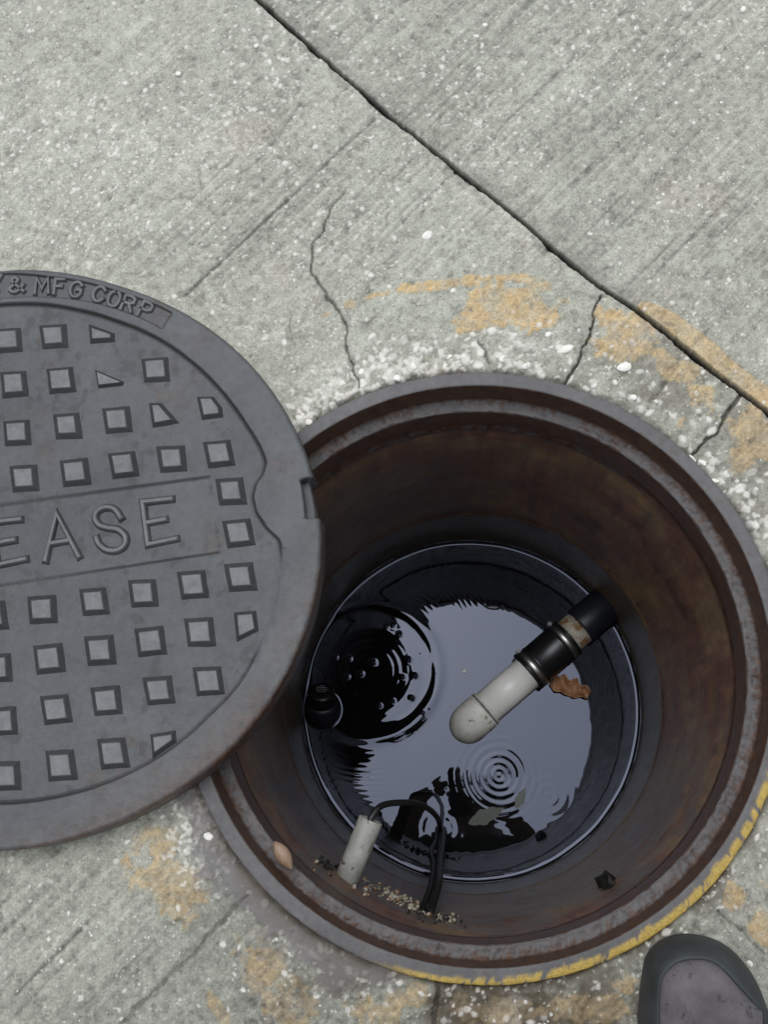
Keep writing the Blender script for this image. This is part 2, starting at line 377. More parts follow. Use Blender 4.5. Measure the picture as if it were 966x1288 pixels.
for k in range(3400):                                 # larger limestone pieces crowding the frame, most on the far side
    a = random.uniform(0, 6.2832); rad = .287+abs(random.gauss(0, .022))+.003
    far = .05+.95*math.exp(-((math.degrees(a)-108)/27)**2)+.30*math.exp(-((math.degrees(a)-25)/16)**2)
    if random.random() > far: continue
    stamp(rad*math.cos(a), rad*math.sin(a), .0018+.0042*random.random()**2.0, random.uniform(.0006, .002), random.uniform(.35, 1))
for k in range(260):
    c = PX(random.gauss(255, 22), random.gauss(1040, 42)); stamp(c[0], c[1], .0013+.0026*random.random()**2, .001, random.uniform(.3, .9))
for k in range(110):
    a = math.radians(random.uniform(-125, -35)); rad = random.uniform(.29, .335)
    stamp(rad*math.cos(a), rad*math.sin(a), .0012+.0024*random.random()**2, .0008, random.uniform(.25, .8))
# grooves
dirtn = fbm(X, Y, 40, 131, 4)
jw = .0016+.0010*(fbm(X, Y, 30, 141, 3)-.5)+.0014*sstep(.55, .8, fbm(X, Y, 22, 151, 2))*(side < 0)
Z -= .013*sstep(1.25, .75, dJ/jw)
dirt = np.maximum(dirt, sstep(1.5, .9, dJ/jw))
chip = sstep(.56, .66, fbm(X, Y, 26, 161, 3))*sstep(.016, .004, dJ)*(side < 0); Z -= chip*.004; dirt = np.maximum(dirt, chip*.45*dirtn)
dirt = np.maximum(dirt, streak*.30); dirt = np.maximum(dirt, sstep(.26, .14, br)*wear*.12)
dirt = np.maximum(dirt, (side > 0)*np.exp(-dJ/.013)*(.42+.35*(dirtn-.5))*(1-bead)*.95)
for pts, wdt, dep, dk in ((CR1, .0008, .004, .72), (CR2, .0010, .006, .8), (CR3, .0013, .006, .68), (CR4, .0016, .004, .6), (CR5, .0017, .002, .42), (CR6, .0016, .0025, .4), (CR7, .0013, .003, .55), (CR8, .0009, .002, .5)):
    d = pdist(wx2, wy2, pts); w2 = wdt*(.6+.9*mid)
    g = sstep(1.5, .6, d/w2); Z -= g*dep; dirt = np.maximum(dirt, g*dk); dirt = np.maximum(dirt, np.exp(-d/.006)*.16*dk)
    stone *= (1-g)
# hair cracks in the top layer
for k in range(26):
    px, py = random.uniform(250, 560), random.uniform(180, 420); p = [PX(px, py)[:2]]; a = random.uniform(0, 6.28)
    for q in range(random.randint(2, 5)):
        a += random.gauss(0, .7); p.append(p[-1]+np.array([math.cos(a), math.sin(a)])*random.uniform(.006, .014))
    i0 = [max(int((min(v[0] for v in p)-.01-GX0)/STEP), 0), max(int((min(v[1] for v in p)-.01-GY0)/STEP), 0)]
    i1 = [int((max(v[0] for v in p)+.01-GX0)/STEP), int((max(v[1] for v in p)+.01-GY0)/STEP)]
    sl = (slice(i0[0], i1[0]), slice(i0[1], i1[1]))
    g = np.exp(-(pdist(wx2[sl], wy2[sl], p)/.0008)**2); Z[sl] -= g*.0008; dirt[sl] = np.maximum(dirt[sl], g*.38)
# damp, mossy dirt where the ring meets the concrete, smooth mortar at lower left
lowr = sstep(-.05, -.22, Y)
edge = np.exp(-np.maximum(RR-.2875, 0)/.010)
damp = np.maximum(damp, edge*sstep(.34, .58, fbm(X, Y, 34, 171, 4)+.10*lowr)*(.6+.4*lowr))
damp = np.maximum(damp, .9*sstep(.40, .60, fbm(X, Y, 38, 181, 5, .6)+.10*blob(600, 1245, 180, 26))*np.minimum(1, 1.3*blob(640, 1262, 200, 48)))
dirt = np.maximum(dirt, np.exp(-np.maximum(RR-.2875, 0)/.0022)*.8*sstep(.3, .5, dirtn+.12*(np.cos(TH-.7))))
damp = np.maximum(damp, .42*sstep(.36, .60, fbm(X, Y, 30, 183, 5, .6))*np.minimum(1, 1.4*np.maximum(blob(860, 490, 130, 62, -40), blob(950, 590, 40, 80))))
cmk = np.exp(-np.maximum(RR-.288, 0)/.040)*sstep(math.radians(44), math.radians(18), np.abs(TH-math.radians(-136)))
cem = sstep(.40, .56, cmk+.8*(pn-.5)); stone *= 1-cem*.8; paint *= 1-cem*.9
Z = Z*(1-.6*cem)+cem*.0008
paint *= (1-.6*dirt)*(1-.55*damp)*(1-.25*sstep(.02, -.10, Y)*(X < .05))
blot = fbm(X, Y, 13, 195, 4)
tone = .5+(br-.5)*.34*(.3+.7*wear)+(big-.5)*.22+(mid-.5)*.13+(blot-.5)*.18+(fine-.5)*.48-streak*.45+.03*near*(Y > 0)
tone += -.05*(side > 0)-.17*sstep(.04, -.24, Y)  # near side toned down: person's shade and lens falloff put into the colour
pits = sstep(.66, .74, fbm(X, Y, 120, 191, 3)); Z -= pits*.0009; tone -= pits*.14
tone = np.clip(tone, 0, 1)
Z -= sstep(.294, .287, RR)*.0035
Z = np.minimum(Z, .0022+.01*(RR > .32))
frm = np.minimum(np.minimum(X-GX0, GX1-X), np.minimum(Y-GY0, GY1-Y)); Z *= sstep(0, .012, frm)
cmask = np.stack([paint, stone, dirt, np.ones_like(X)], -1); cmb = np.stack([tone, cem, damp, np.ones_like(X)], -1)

pav = empty('pavement', (0, 0, 0)); tag(pav, kind='structure')
nx_, ny_ = X.shape
idx = np.arange(nx_*ny_).reshape(nx_, ny_)
Q = np.stack([idx[:-1, :-1], idx[1:, :-1], idx[1:, 1:], idx[:-1, 1:]], -1).reshape(-1, 4)
cxm = wx[:-1, :-1].ravel(); cym = wy[:-1, :-1].ravel(); cr = RR[:-1, :-1].ravel(); csd = side[:-1, :-1].ravel()
def xat(pts, y):
    p = sorted([(q[1], q[0]) for q in pts]); a = np.array(p); return np.interp(y, a[:, 0], a[:, 1])
cx2 = wx2[:-1, :-1].ravel(); cy2 = wy2[:-1, :-1].ravel()
def lin(pts, x, y):                       # signed side of a crack, straight beyond its ends
    p = np.array(pts); xa = xat(p, y); return x-xa
reg = np.zeros(len(Q), dtype=int)
reg[csd > 0] = 1
up = (csd <= 0) & (cym > .12)
reg[up & (lin(CR2, cx2, cy2) > 0)] = 2
reg[(csd <= 0) & (cym > -.05) & (cym <= .12) & (cxm > .1)] = 3
reg[up & (reg == 2) & (lin(CR3, cx2, cy2) > 0)] = 3
reg[(csd <= 0) & (cym <= -.05) & (lin(CR4, cx2, cy2) > 0) & (cxm > -.2) & ((cym < -.27) | (cxm > 0))] = 4
keep = cr > .281
VV = np.stack([X, Y, Z], -1).reshape(-1, 3); CMA = cmask.reshape(-1, 4); CMB = cmb.reshape(-1, 4)
slabs = []
for k, lab in ((0, 'large broom finished slab on the left'), (1, 'slab beyond the dark open joint'), (2, 'broken piece between two cracks, stained yellow'), (3, 'broken piece at right end with flaking yellow paint'), (4, 'rough slab under the shoe')):
    q = Q[(reg == k) & keep]
    if len(q) == 0: continue
    u, inv = np.unique(q, return_inverse=True)
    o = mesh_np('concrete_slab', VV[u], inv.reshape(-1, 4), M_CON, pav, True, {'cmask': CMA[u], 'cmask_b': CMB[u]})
    o['label'] = lab; slabs.append(o)
# the same pavement out to the horizon, round the surveyed patch
bm = bmesh.new(); E = 400.0
o8 = [(-E, -E), (E, -E), (E, E), (-E, E)]; i8 = [(GX0, GY0), (xs[-1], GY0), (xs[-1], ys[-1]), (GX0, ys[-1])]
ov = [bm.verts.new((x, y, 0)) for x, y in o8]; iv = [bm.verts.new((x, y, 0)) for x, y in i8]
for k in range(4): bm.faces.new((ov[k], ov[(k+1) % 4], iv[(k+1) % 4], iv[k]))
gnd = obj('ground', bm, M_CON); tag(gnd, kind='structure')
a1 = gnd.data.attributes.new('cmask', 'FLOAT_COLOR', 'POINT'); a1.data.foreach_set('color', np.tile([0, 0, 0, 1.0], 8))
a2 = gnd.data.attributes.new('cmask_b', 'FLOAT_COLOR', 'POINT'); a2.data.foreach_set('color', np.tile([.5, 0, 0, 1.0], 8))

# white stones bedded in the concrete, each a pebble of its slab
def lump(name, c, rx, ry, rz, mat, parent=None, seed=0, sub=2, rot=0, off=(0, 0, 0), amp=.22, smooth=True):
    bm = bmesh.new(); bmesh.ops.create_icosphere(bm, subdivisions=sub, radius=1); r = random.Random(seed)
    k = [Vector((r.gauss(0, 1), r.gauss(0, 1), r.gauss(0, 1))).normalized() for _ in range(7)]; w_ = [r.uniform(-amp, amp) for _ in k]
    for v in bm.verts:
        n = v.co.normalized(); s = 1+sum(wi*max(n.dot(ki), 0)**3 for wi, ki in zip(w_, k))
        v.co = n*s
    R = Matrix.Rotation(rot, 4, 'Z')
    for v in bm.verts: v.co = R @ Vector((v.co.x*rx, v.co.y*ry, v.co.z*rz))+Vector(c)-Vector(off)
    return obj(name, bm, mat, parent, smooth)
for i, (px, py, a, b, sidx) in enumerate([(537, 297, 8, 6, 0), (784, 462, 7, 6, 2), (713, 440, 9, 5, 0), (797, 500, 4, 4, 2), (261, 1050, 6, 5, 0), (570, 366, 4, 3, 0), (224, 93, 5, 4, 0), (322, 57, 4, 4, 0), (291, 81, 4, 3, 0), (934, 13, 5, 4, 1), (945, 1213, 4, 4, 4), (690, 420, 4, 3, 0), (801, 36, 4, 3, 1), (610, 31, 4, 3, 1), (560, 460, 5, 4, 0), (520, 462, 6, 5, 0), (565, 448, 6, 4, 0), (500, 475, 5, 4, 0), (455, 468, 6, 4, 0), (430, 482, 7, 5, 0), (388, 528, 7, 6, 0), (378, 522, 5, 6, 0), (872, 575, 6, 3, 3), (884, 580, 5, 4, 3), (902, 603, 5, 4, 3), (632, 452, 5, 4, 0), (660, 462, 5, 4, 0)]):
    c = PX(px, py); s_ = .00076
    gi = min(max(int((c[0]-GX0)/STEP), 0), nx_-1); gj = min(max(int((c[1]-GY0)/STEP), 0), ny_-1)
    lump('pebble', (c[0], c[1], Z[gi, gj]+.0001), a*s_*.95, b*s_*.95, .0020, M_STONE, slabs[sidx], 300+i, 2, random.uniform(-1, 1), amp=.75, smooth=False)

# ------------------------------------------------------------------ frame of the manhole
NA = 1080; th = np.linspace(0, 2*np.pi, NA, endpoint=False)
prof = [(.2874, -.10), (.2874, -.02), (.2872, .0015), (.2866, .0030), (.2858, .0034), (.2835, .0035), (.2810, .0035), (.2785, .0035), (.2760, .0035), (.2742, .0034), (.2733, .0030), (.2727, .0018),
        (.2724, -.004), (.2722, -.012), (.2721, -.020), (.2720, -.028), (.2717, -.0315), (.2710, -.0335), (.2700, -.0345), (.2686, -.0350), (.2672, -.0352), (.2658, -.0353), (.2645, -.0354), (.2632, -.0354), (.2618, -.0354), (.2604, -.0355), (.2596, -.0358), (.2589, -.0366), (.2584, -.039),
        (.2582, -.050), (.2581, -.062), (.2580, -.074), (.2576, -.082), (.2562, -.0865), (.2560, -.091), (.2572, -.096), (.2588, -.102)]
prof = np.array(prof); npf = len(prof)
TT, II = np.meshgrid(th, np.arange(npf), indexing='ij')
PR = prof[:, 0][II]; PZ = prof[:, 1][II]
arc = TT*.28
nz = fbm(np.cos(TT)*1.0+3, np.sin(TT)*1.0+3+PR*0, 38, 211, 4)
nz2 = fbm(arc*1.0+5+PZ*2.0, PR*1.0+PZ*1.0, 160, 221, 3)
seat = ((II >= 17) & (II <= 25)).astype(float); weld = ((II >= 32) & (II <= 35)).astype(float)
PZ = PZ+seat*((nz-.5)*.0028+(nz2-.5)*.0034)
farw = sstep(.35, .8, np.sin(TT)+.25*np.cos(TT+2.4))
PR = PR+weld*(.0026*(1-farw)+(nz2-.5)*.0022*farw)
PR = PR+((II >= 12) & (II <= 15))*(nz-.5)*.0008+((II >= 1) & (II <= 4))*(nz2-.5)*.0012
Vf = np.stack([PR*np.cos(TT), PR*np.sin(TT), PZ], -1).reshape(-1, 3)
fi = np.arange(NA*npf).reshape(NA, npf); fn = np.roll(fi, -1, axis=0)
Ff = np.stack([fi[:, :-1], fn[:, :-1], fn[:, 1:], fi[:, 1:]], -1).reshape(-1, 4)
deg = np.degrees(np.arctan2(np.sin(TT), np.cos(TT)))
rust = np.zeros_like(PR)
rust += ((II >= 11) & (II <= 16))*.93
rust += ((II >= 28) & (II <= 31))*.95+weld*(1-.75*farw*sstep(.45, .6, nz2))
nz3 = fbm(np.cos(TT)*.27+3+PR*.3, np.sin(TT)*.27+3+PR*.3, 420, 215, 3)
outr = sstep(.263, .270, PR)
rust = np.maximum(rust, seat*(.12+.72*sstep(.49, .62, nz3*.50+nz2*.25+nz*.25+.14*(outr-.45))))
rust = np.maximum(rust, ((II >= 26) & (II <= 27))*sstep(.5, .65, nz)*.5)
rust = np.clip(np.maximum(rust, ((II >= 2) & (II <= 10))*sstep(.64, .72, nz2)*.25), 0, 1)
yk = sstep(-112, -98, deg)*sstep(-3, -20, deg)
band = np.interp(deg, [-110, -95, -80, -60, -45, -25, -5], [.2838, .2822, .2805, .2795, .2795, .281, .283])
ny = fbm(np.cos(TT)*.283+7+PR*.6, np.sin(TT)*.283+7+PR*.6, 150, 227, 4, .6)
yel = yk*sstep(-.0009, .0009, PR-band+(nz-.5)*.004+(ny-.5)*.005)*((II >= 1) & (II <= 9))*sstep(.36, .43, ny*.65+nz*.35)
im = np.stack([rust*(1-yel), yel, ((II >= 3) & (II <= 10))*.35*nz+seat*.25*(1-rust), np.ones_like(PR)], -1).reshape(-1, 4)
Vf[:, 2] += (yel*.0005).ravel()
fr = mesh_np('manhole_frame', Vf, Ff, M_FRAME, None, True, {'imask': im})
fr.name = 'manhole_collar'; tag(fr, 'round grey cast iron manhole rim with rusty seat and yellow paint along its lower right', 'manhole rim')

# ------------------------------------------------------------------ tank wall
nzv = 260; zz = np.linspace(-.090, -.76, nzv)
TT, ZZ = np.meshgrid(th, zz, indexing='ij'); arc = TT*R_WALL
na = fbm(np.cos(TT)*.26+2, np.sin(TT)*.26+2+ZZ*.0, 30, 231, 4); nb = fbm(arc+4, ZZ+4, 28, 241, 5); nc = fbm(arc+4, ZZ+4, 120, 251, 4)
zs = -.490+.006*np.sin(TT*2+.6)+(na-.5)*.014
rr = R_WALL+.0004+(nb-.5)*.0016+(nc-.5)*.0009-.0016*np.exp(-((ZZ-zs)/.004)**2)+.0004*(ZZ < zs)
Vw = np.stack([rr*np.cos(TT), rr*np.sin(TT), ZZ], -1).reshape(-1, 3)
wi = np.arange(NA*nzv).reshape(NA, nzv); wnx = np.roll(wi, -1, axis=0)
Fw = np.stack([wi[:, :-1], wnx[:, :-1], wnx[:, 1:], wi[:, 1:]], -1).reshape(-1, 4)
wet = sstep(.012, -.03, ZZ-zs+(nb-.5)*.06)*.95
southw = sstep(.05, -.6, np.sin(TT))                     # grey grease smear on the near side, up to the frame
wet = np.maximum(wet, southw*.70*sstep(.30, .55, nb+.35*sstep(-.12, -.3, ZZ)-.1))
west = sstep(-.2, -.8, np.cos(TT+.5)); wet = np.maximum(wet, west*.6*sstep(-.1, -.22, ZZ))
orange = sstep(.58, .70, nb)*.30*(1-wet)
orange = np.maximum(orange, np.exp(-((ZZ-zs)/.004)**2)*sstep(.50, .66, nb+.3*(na-.5))*.9)
d_ = np.degrees(np.arctan2(np.sin(TT), np.cos(TT)))
orange = np.maximum(orange, np.exp(-((ZZ+.20)/.018)**2)*sstep(-70, -40, d_)*sstep(60, 10, d_)*.55*sstep(.38, .62, nb))
orange = np.maximum(orange, np.exp(-((ZZ+.11)/.012)**2)*.6*sstep(.42, .6, nc)*sstep(.4, .55, na))
orange = np.maximum(orange, np.exp(-((ZZ+.60)/.05)**2)*np.exp(-((d_-40)/9)**2)*.6*sstep(.4, .6, nb))
rs = np.random.RandomState(3); spot = np.zeros_like(ZZ)
for k in range(170):
    t0 = rs.uniform(-1.3, 1.4); z0 = rs.uniform(-.5, -.12); i0 = int((t0 % (2*np.pi))/(2*np.pi)*NA); j0 = int((z0+.09)/(-.67)*nzv)
    spot[i0:i0+1+rs.randint(0, 2), j0:j0+1] = rs.uniform(.3, .9)
wm = np.stack([wet, orange, spot, np.ones_like(ZZ)], -1).reshape(-1, 4)
tw = mesh_np('steel_tank', Vw, Fw, M_WALL, None, True, {'wmask': wm})
tag(tw, 'rusty brown round steel tank wall lining the pit down to the black water', 'tank')

# ------------------------------------------------------------------ water with ripples
WZ = -DEPTH
def w2(px, py): return PX(px, py, WZ)[:2]
rw = np.concatenate([np.linspace(0.0005, .236, 250), np.linspace(.2366, .262, 60)])
NT_ = 1400; tw_ = np.linspace(0, 2*np.pi, NT_, endpoint=False)
RW, TW = np.meshgrid(rw, tw_, indexing='ij'); XW = RW*np.cos(TW); YW = RW*np.sin(TW); H = np.zeros_like(XW)
c1 = w2(628, 975); d1 = np.hypot(XW-c1[0], YW-c1[1])
rn = fbm(XW+1, YW+1, 26, 263, 3)
d1 = d1*(1+.10*(fbm(XW+1, YW+1, 12, 264, 2)-.5))+.002*(rn-.5)
H += .00017*np.cos(d1*2*np.pi/(.0085+.05*np.minimum(d1, .05)))*np.exp(-(d1/.049)**3)*(.35+1.3*rn)
c2 = w2(466, 842); d2 = np.hypot(XW-c2[0], YW-c2[1])*(1+.05*(fbm(XW+1, YW+1, 13, 266, 3)-.5))+.0025*(rn-.5)
H += .00090*np.exp(-((d2-.105)/.0098)**2)*(.6+.8*fbm(XW+1, YW+1, 16, 268, 3))
H += .000022*np.cos(d2*2*np.pi/.011)*np.exp(-(d2/.09)**4)
H += .00030*np.exp(-((d2-.066)/.012)**2)
a2_ = np.degrees(np.arctan2(YW-c2[1], XW-c2[0]))
H += .000036*sstep(.36, .72, rn)*(.3+1.4*fbm(XW+1, YW+1, 55, 267, 2))*np.cos(d2*2*np.pi/.0080+5*fbm(XW+1, YW+1, 10, 262, 3))*sstep(.108, .125, d2)*np.exp(-((d2-.13)/.07)**2)*(np.exp(-((a2_-46)/20)**2)+np.exp(-((a2_+95)/20)**2)+.12)
c3 = w2(556, 1042); d3 = np.hypot(XW-c3[0], YW-c3[1]); H += .000012*np.cos(d3*2*np.pi/.012)*np.exp(-(d3/.035)**2)
c4 = w2(690, 1000); d4 = np.hypot(XW-c4[0], YW-c4[1]); H += .00005*np.cos(d4*2*np.pi/.013)*np.exp(-(d4/.03)**2)
H += .00024*(fbm(XW+1, YW+1, 9, 261, 2)-.5)+.00007*(fbm(XW+1, YW+1, 40, 265, 2)-.5)
for zx, zy, r_ in [(250, 228, 11), (333, 235, 13), (480, 258, 15), (322, 346, 12), (405, 328, 13), (660, 345, 10), (695, 240, 13), (735, 336, 13), (716, 470, 13), (600, 492, 9), (520, 520, 9), (640, 90, 10), (560, 40, 9), (600, 30, 9), (780, 560, 8)]:
    cb_ = w2(370+zx/4.83, 780+zy/4.83); db = np.hypot(XW-cb_[0], YW-cb_[1]); H += .0010*np.exp(-(db/(r_/4.83*.00124*1.25))**2)
lamb = .0021
H += .0029*np.exp(-np.maximum(R_WALL+.0004-RW+.0012*(fbm(TW*1.0, TW*.0, 6, 270, 3)-.5), 0)/lamb)
FLOAT_C = np.append(w2(405, 892), WZ)
df = np.hypot(XW-FLOAT_C[0], YW-FLOAT_C[1]); H += .0030*np.exp(-np.maximum(df-.0262, 0)/lamb)
Vx = np.stack([XW, YW, WZ+H], -1).reshape(-1, 3)
q = np.arange(len(rw)*NT_).reshape(len(rw), NT_); qn = np.roll(q, -1, axis=1)
Fx = np.stack([q[:-1], q[1:], qn[1:], qn[:-1]], -1).reshape(-1, 4)
wat = mesh_np('water', Vx, Fx, M_WATER); tag(wat, kind='structure')

# ------------------------------------------------------------------ cover
LID = np.array([-.4338, .1035]); LZ = .0036; LT = .0396; LF = .0362
def LP(px, py, z=LT): return PX(px, py, z)-np.array([LID[0], LID[1], 0])
lid = empty('manhole_cover', (LID[0], LID[1], 0))
tag(lid, 'grey cast iron manhole cover with raised squares and letters, pushed half off the opening', 'manhole cover')
n1_ = 1150; n2_ = 260
tv = np.radians(np.concatenate([np.linspace(-118, 118, n1_, endpoint=False), np.linspace(118, 242, n2_, endpoint=False)])); NTL = len(tv)
od = [-118, -92, -85.5, -72, -57.7, -41.5, -27.7, -15.1, -8.6, -2, 4.6, 13.7, 20.7, 28.4, 35.5, 49, 63, 74.6, 87.9, 100.2, 118, 150, 180, 210, 242]
orr = [.2838, .2838, .2825, .2800, .2800, .2836, .2858, .2868, .2874, .2872, .2862, .2842, .2824, .2806, .2790, .2766, .2754, .2766, .2832, .2905, .293, .289, .286, .284, .2838]
def smooth_interp(x, a, b, w=5):
    xx = np.arange(-180, 420, 1.0); aa = np.array(a); bb = np.array(b)
    aa = np.concatenate([aa-360, aa, aa+360]); bb = np.concatenate([bb, bb, bb]); o = np.argsort(aa); y = np.interp(xx, aa[o], bb[o])
    k = np.hanning(2*w+1); k /= k.sum(); return np.interp(x, xx[w:-w], np.convolve(y, k, 'valid'))
RO = smooth_interp(np.degrees(tv), od, orr, 9)
_dv = np.degrees(tv); RO = RO-.0048*sstep(5.0, 5.4, _dv)*sstep(13.4, 13.0, _dv)
bd = [-118, -90.2, -82.6, -74.9, -67.2, -59.1, -50.7, -41, -32, -23.3, -12, -2.2, .6, 3.7, 7.8, 11.7, 14.7, 16.6, 19.1, 22.6, 28.9, 35.7, 43, 50.8, 60.9, 71.8, 82.1, 91.8, 101.2, 118, 180, 242]
brr = [.2425, .242, .2413, .2412, .2422, .2436, .2456, .2472, .2515, .252, .252, .2491, .2477, .2345, .2255, .2239, .2288, .2383, .2444, .2444, .2414, .2399, .2392, .239, .2396, .2399, .2432, .2479, .2524, .255, .248, .2425]
RB = smooth_interp(np.degrees(tv), bd, brr, 1)
ns = 210; ss = np.concatenate([np.linspace(1e-5, .80, 130), np.linspace(.803, .985, 80)])
S, T = np.meshgrid(ss, tv, indexing='ij'); RL = S*RO[None, :]; D = np.degrees(T); RBg = np.broadcast_to(RB, S.shape); ROg = np.broadcast_to(RO, S.shape)
LX = RL*np.cos(T); LY = RL*np.sin(T)
ln1 = fbm(LX+2, LY+2, 22, 281, 4); ln2 = fbm(LX+2, LY+2, 110, 291, 4)
fade = 1-.85*sstep(-1, -5, D)*sstep(-26, -20, D)-.35*sstep(-24, -30, D)*sstep(-80, -60, D)
wd = np.where((D < -1) & (D > -26), .010, .0018)
Hh = LF+(LT-LF)*sstep(-1, 1, (RL-RBg)/wd)
Hh += -.0010*np.exp(-((RL-RBg+.0012)/.0014)**2)*fade
Hh += (ln1-.5)*.0009*(RL < RBg)+(ln2-.5)*.0005*(RL < RBg)+(ln1-.5)*.0004+(ln2-.5)*.0002
Hh += -.00035*np.exp(-((RL-.187)/.0009)**2)
# lettered panel: two cut lines and a ragged right end
def lpt(px, py): return LP(px, py, LF)[:2]
pa, pb_, pc, pd = lpt(-240, 668), lpt(262, 600), lpt(-240, 773), lpt(275, 695)
Hh += -.0013*np.exp(-(pdist(LX, LY, [pa, pb_])/.0011)**2)-.0011*np.exp(-(pdist(LX, LY, [pc, pd])/.0009)**2)
pe = [lpt(*p) for p in zm([(110, 560), (118, 640), (135, 700), (140, 790), (152, 880), (160, 940), (180, 1000)], 240, 480, 4.6)]
Hh += -.0010*np.exp(-(pdist(LX, LY, pe)/.0008)**2)*sstep(.42, .55, ln2)
# casting scars near the edge
for a, b, w_ in (((268, 532), (272, 541), .0012), ((276, 551), (292, 536), .0010)):
    Hh += -.0006*np.exp(-(pdist(LX, LY, [lpt(*a), lpt(*b)])/w_)**2)
cc = lpt(268, 537); Hh -= .0008*np.exp(-((np.hypot(LX-cc[0], LY-cc[1])-.0042)/.0008)**2)
for px, py, r_ in ((270, 592, .006), (82, 496, .003), (155, 700, .002), (330, 640, .004)):
    cc = lpt(px, py); Hh -= .0009*np.exp(-(np.hypot(LX-cc[0], LY-cc[1])/r_)**2)*(ln2*1.6)
# sunk lettering band on the rim and pick slot
bi = np.interp(D, [61, 74, 90, 101, 130], [.2497, .2515, .2545, .2580, .2600]); bo = np.interp(D, [61, 74.1, 90, 100.5, 130], [.2690, .2690, .2765, .2858, .2880])
recess = sstep(61.0, 61.6, D)*sstep(150, 149.5, D)*sstep(-.0009, .0009, RL-bi)*sstep(.0009, -.0009, RL-bo)
Hh -= recess*.0024
slot = sstep(5.0, 5.4, D)*sstep(13.4, 13.0, D)*sstep(.2712, .2722, RL)
Hh -= slot*.013
gone = sstep(5.4, 5.7, D)*sstep(12.9, 12.6, D)
bev = np.array([(.992, -.0006), (.997, -.002), (1.0, -.0045)])
rings = [np.stack([LX, LY, Hh], -1)]
def ringat(f, z, pull=.0045):
    r_ = RO*f-gone[0]*pull if False else RO*f
    return np.stack([r_*np.cos(tv), r_*np.sin(tv), z], -1)[None]
for f, dz in bev: rings.append(ringat(f, LT+dz-slot[-1]*.0125))
zl = np.linspace(LT-.006, LZ+.003, 8)
for z in zl:
    rr_ = (RO+(fbm(tv*1.0+3, tv*0+z*60, 25, 301, 3)-.5)*.0012); zz_ = np.minimum(z, LT-.006-slot[-1]*.0125-(LT-.006-z)*0)
    rings.append(np.stack([rr_*np.cos(tv), rr_*np.sin(tv), zz_], -1)[None])
rings.append(ringat(.992, np.full(NTL, LZ))); rings.append(ringat(.05, np.full(NTL, LZ)))
VL = np.concatenate(rings, 0); nr = VL.shape[0]
qi = np.arange(nr*NTL).reshape(nr, NTL); qr = np.roll(qi, -1, axis=1)
FL = np.stack([qi[:-1], qi[1:], qr[1:], qr[:-1]], -1).reshape(-1, 4)
RVL = np.hypot(VL[..., 0], VL[..., 1]); DV = np.degrees(np.arctan2(VL[..., 1], VL[..., 0]))
v1 = fbm(VL[..., 0]+2, VL[..., 1]+2, 16, 311, 4); v2 = fbm(VL[..., 0]+2, VL[..., 1]+2+VL[..., 2]*2, 90, 321, 4)
rk = sstep(.250, .285, RVL)*sstep(12, -25, DV)*sstep(-120, -95, DV)
lr = np.clip(rk*sstep(.28, .70, v1*.6+v2*.5)*.62, 0, 1)
lr = np.maximum(lr, sstep(.60, .72, v1)*sstep(.4, .6, v2)*.30)
ri = np.arange(nr)[:, None]*np.ones((1, NTL))
lr = np.maximum(lr, (ri >= ns+1)*(.25+.65*rk)*sstep(.3, .55, v2))
worn = sstep(.235, .26, RVL)*(.16+.22*rk)*v1*2*(1-recess.max()*0)
worn = np.where(ri < ns, worn, worn*.4)
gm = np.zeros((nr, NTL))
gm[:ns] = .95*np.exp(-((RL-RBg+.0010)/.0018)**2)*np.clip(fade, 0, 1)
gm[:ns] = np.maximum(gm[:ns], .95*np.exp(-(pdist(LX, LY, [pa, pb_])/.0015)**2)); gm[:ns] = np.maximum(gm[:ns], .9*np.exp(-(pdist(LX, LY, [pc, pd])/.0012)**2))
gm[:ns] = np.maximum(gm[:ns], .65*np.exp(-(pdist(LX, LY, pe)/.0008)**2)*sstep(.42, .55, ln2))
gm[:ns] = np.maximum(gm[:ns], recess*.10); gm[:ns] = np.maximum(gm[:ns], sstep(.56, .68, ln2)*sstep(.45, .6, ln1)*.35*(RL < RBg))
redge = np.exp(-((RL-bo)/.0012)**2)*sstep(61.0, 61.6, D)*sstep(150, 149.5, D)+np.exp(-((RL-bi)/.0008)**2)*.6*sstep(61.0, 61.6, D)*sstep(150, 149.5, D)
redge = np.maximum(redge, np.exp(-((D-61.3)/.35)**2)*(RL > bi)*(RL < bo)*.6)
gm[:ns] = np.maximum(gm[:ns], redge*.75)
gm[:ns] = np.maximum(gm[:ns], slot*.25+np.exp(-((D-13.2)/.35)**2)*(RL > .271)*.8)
lm = np.stack([lr, np.zeros_like(lr), worn, 1-gm], -1).reshape(-1, 4)
plate = mesh_np('cover_plate', VL.reshape(-1, 3), FL, M_LID, lid, True, {'imask': lm})

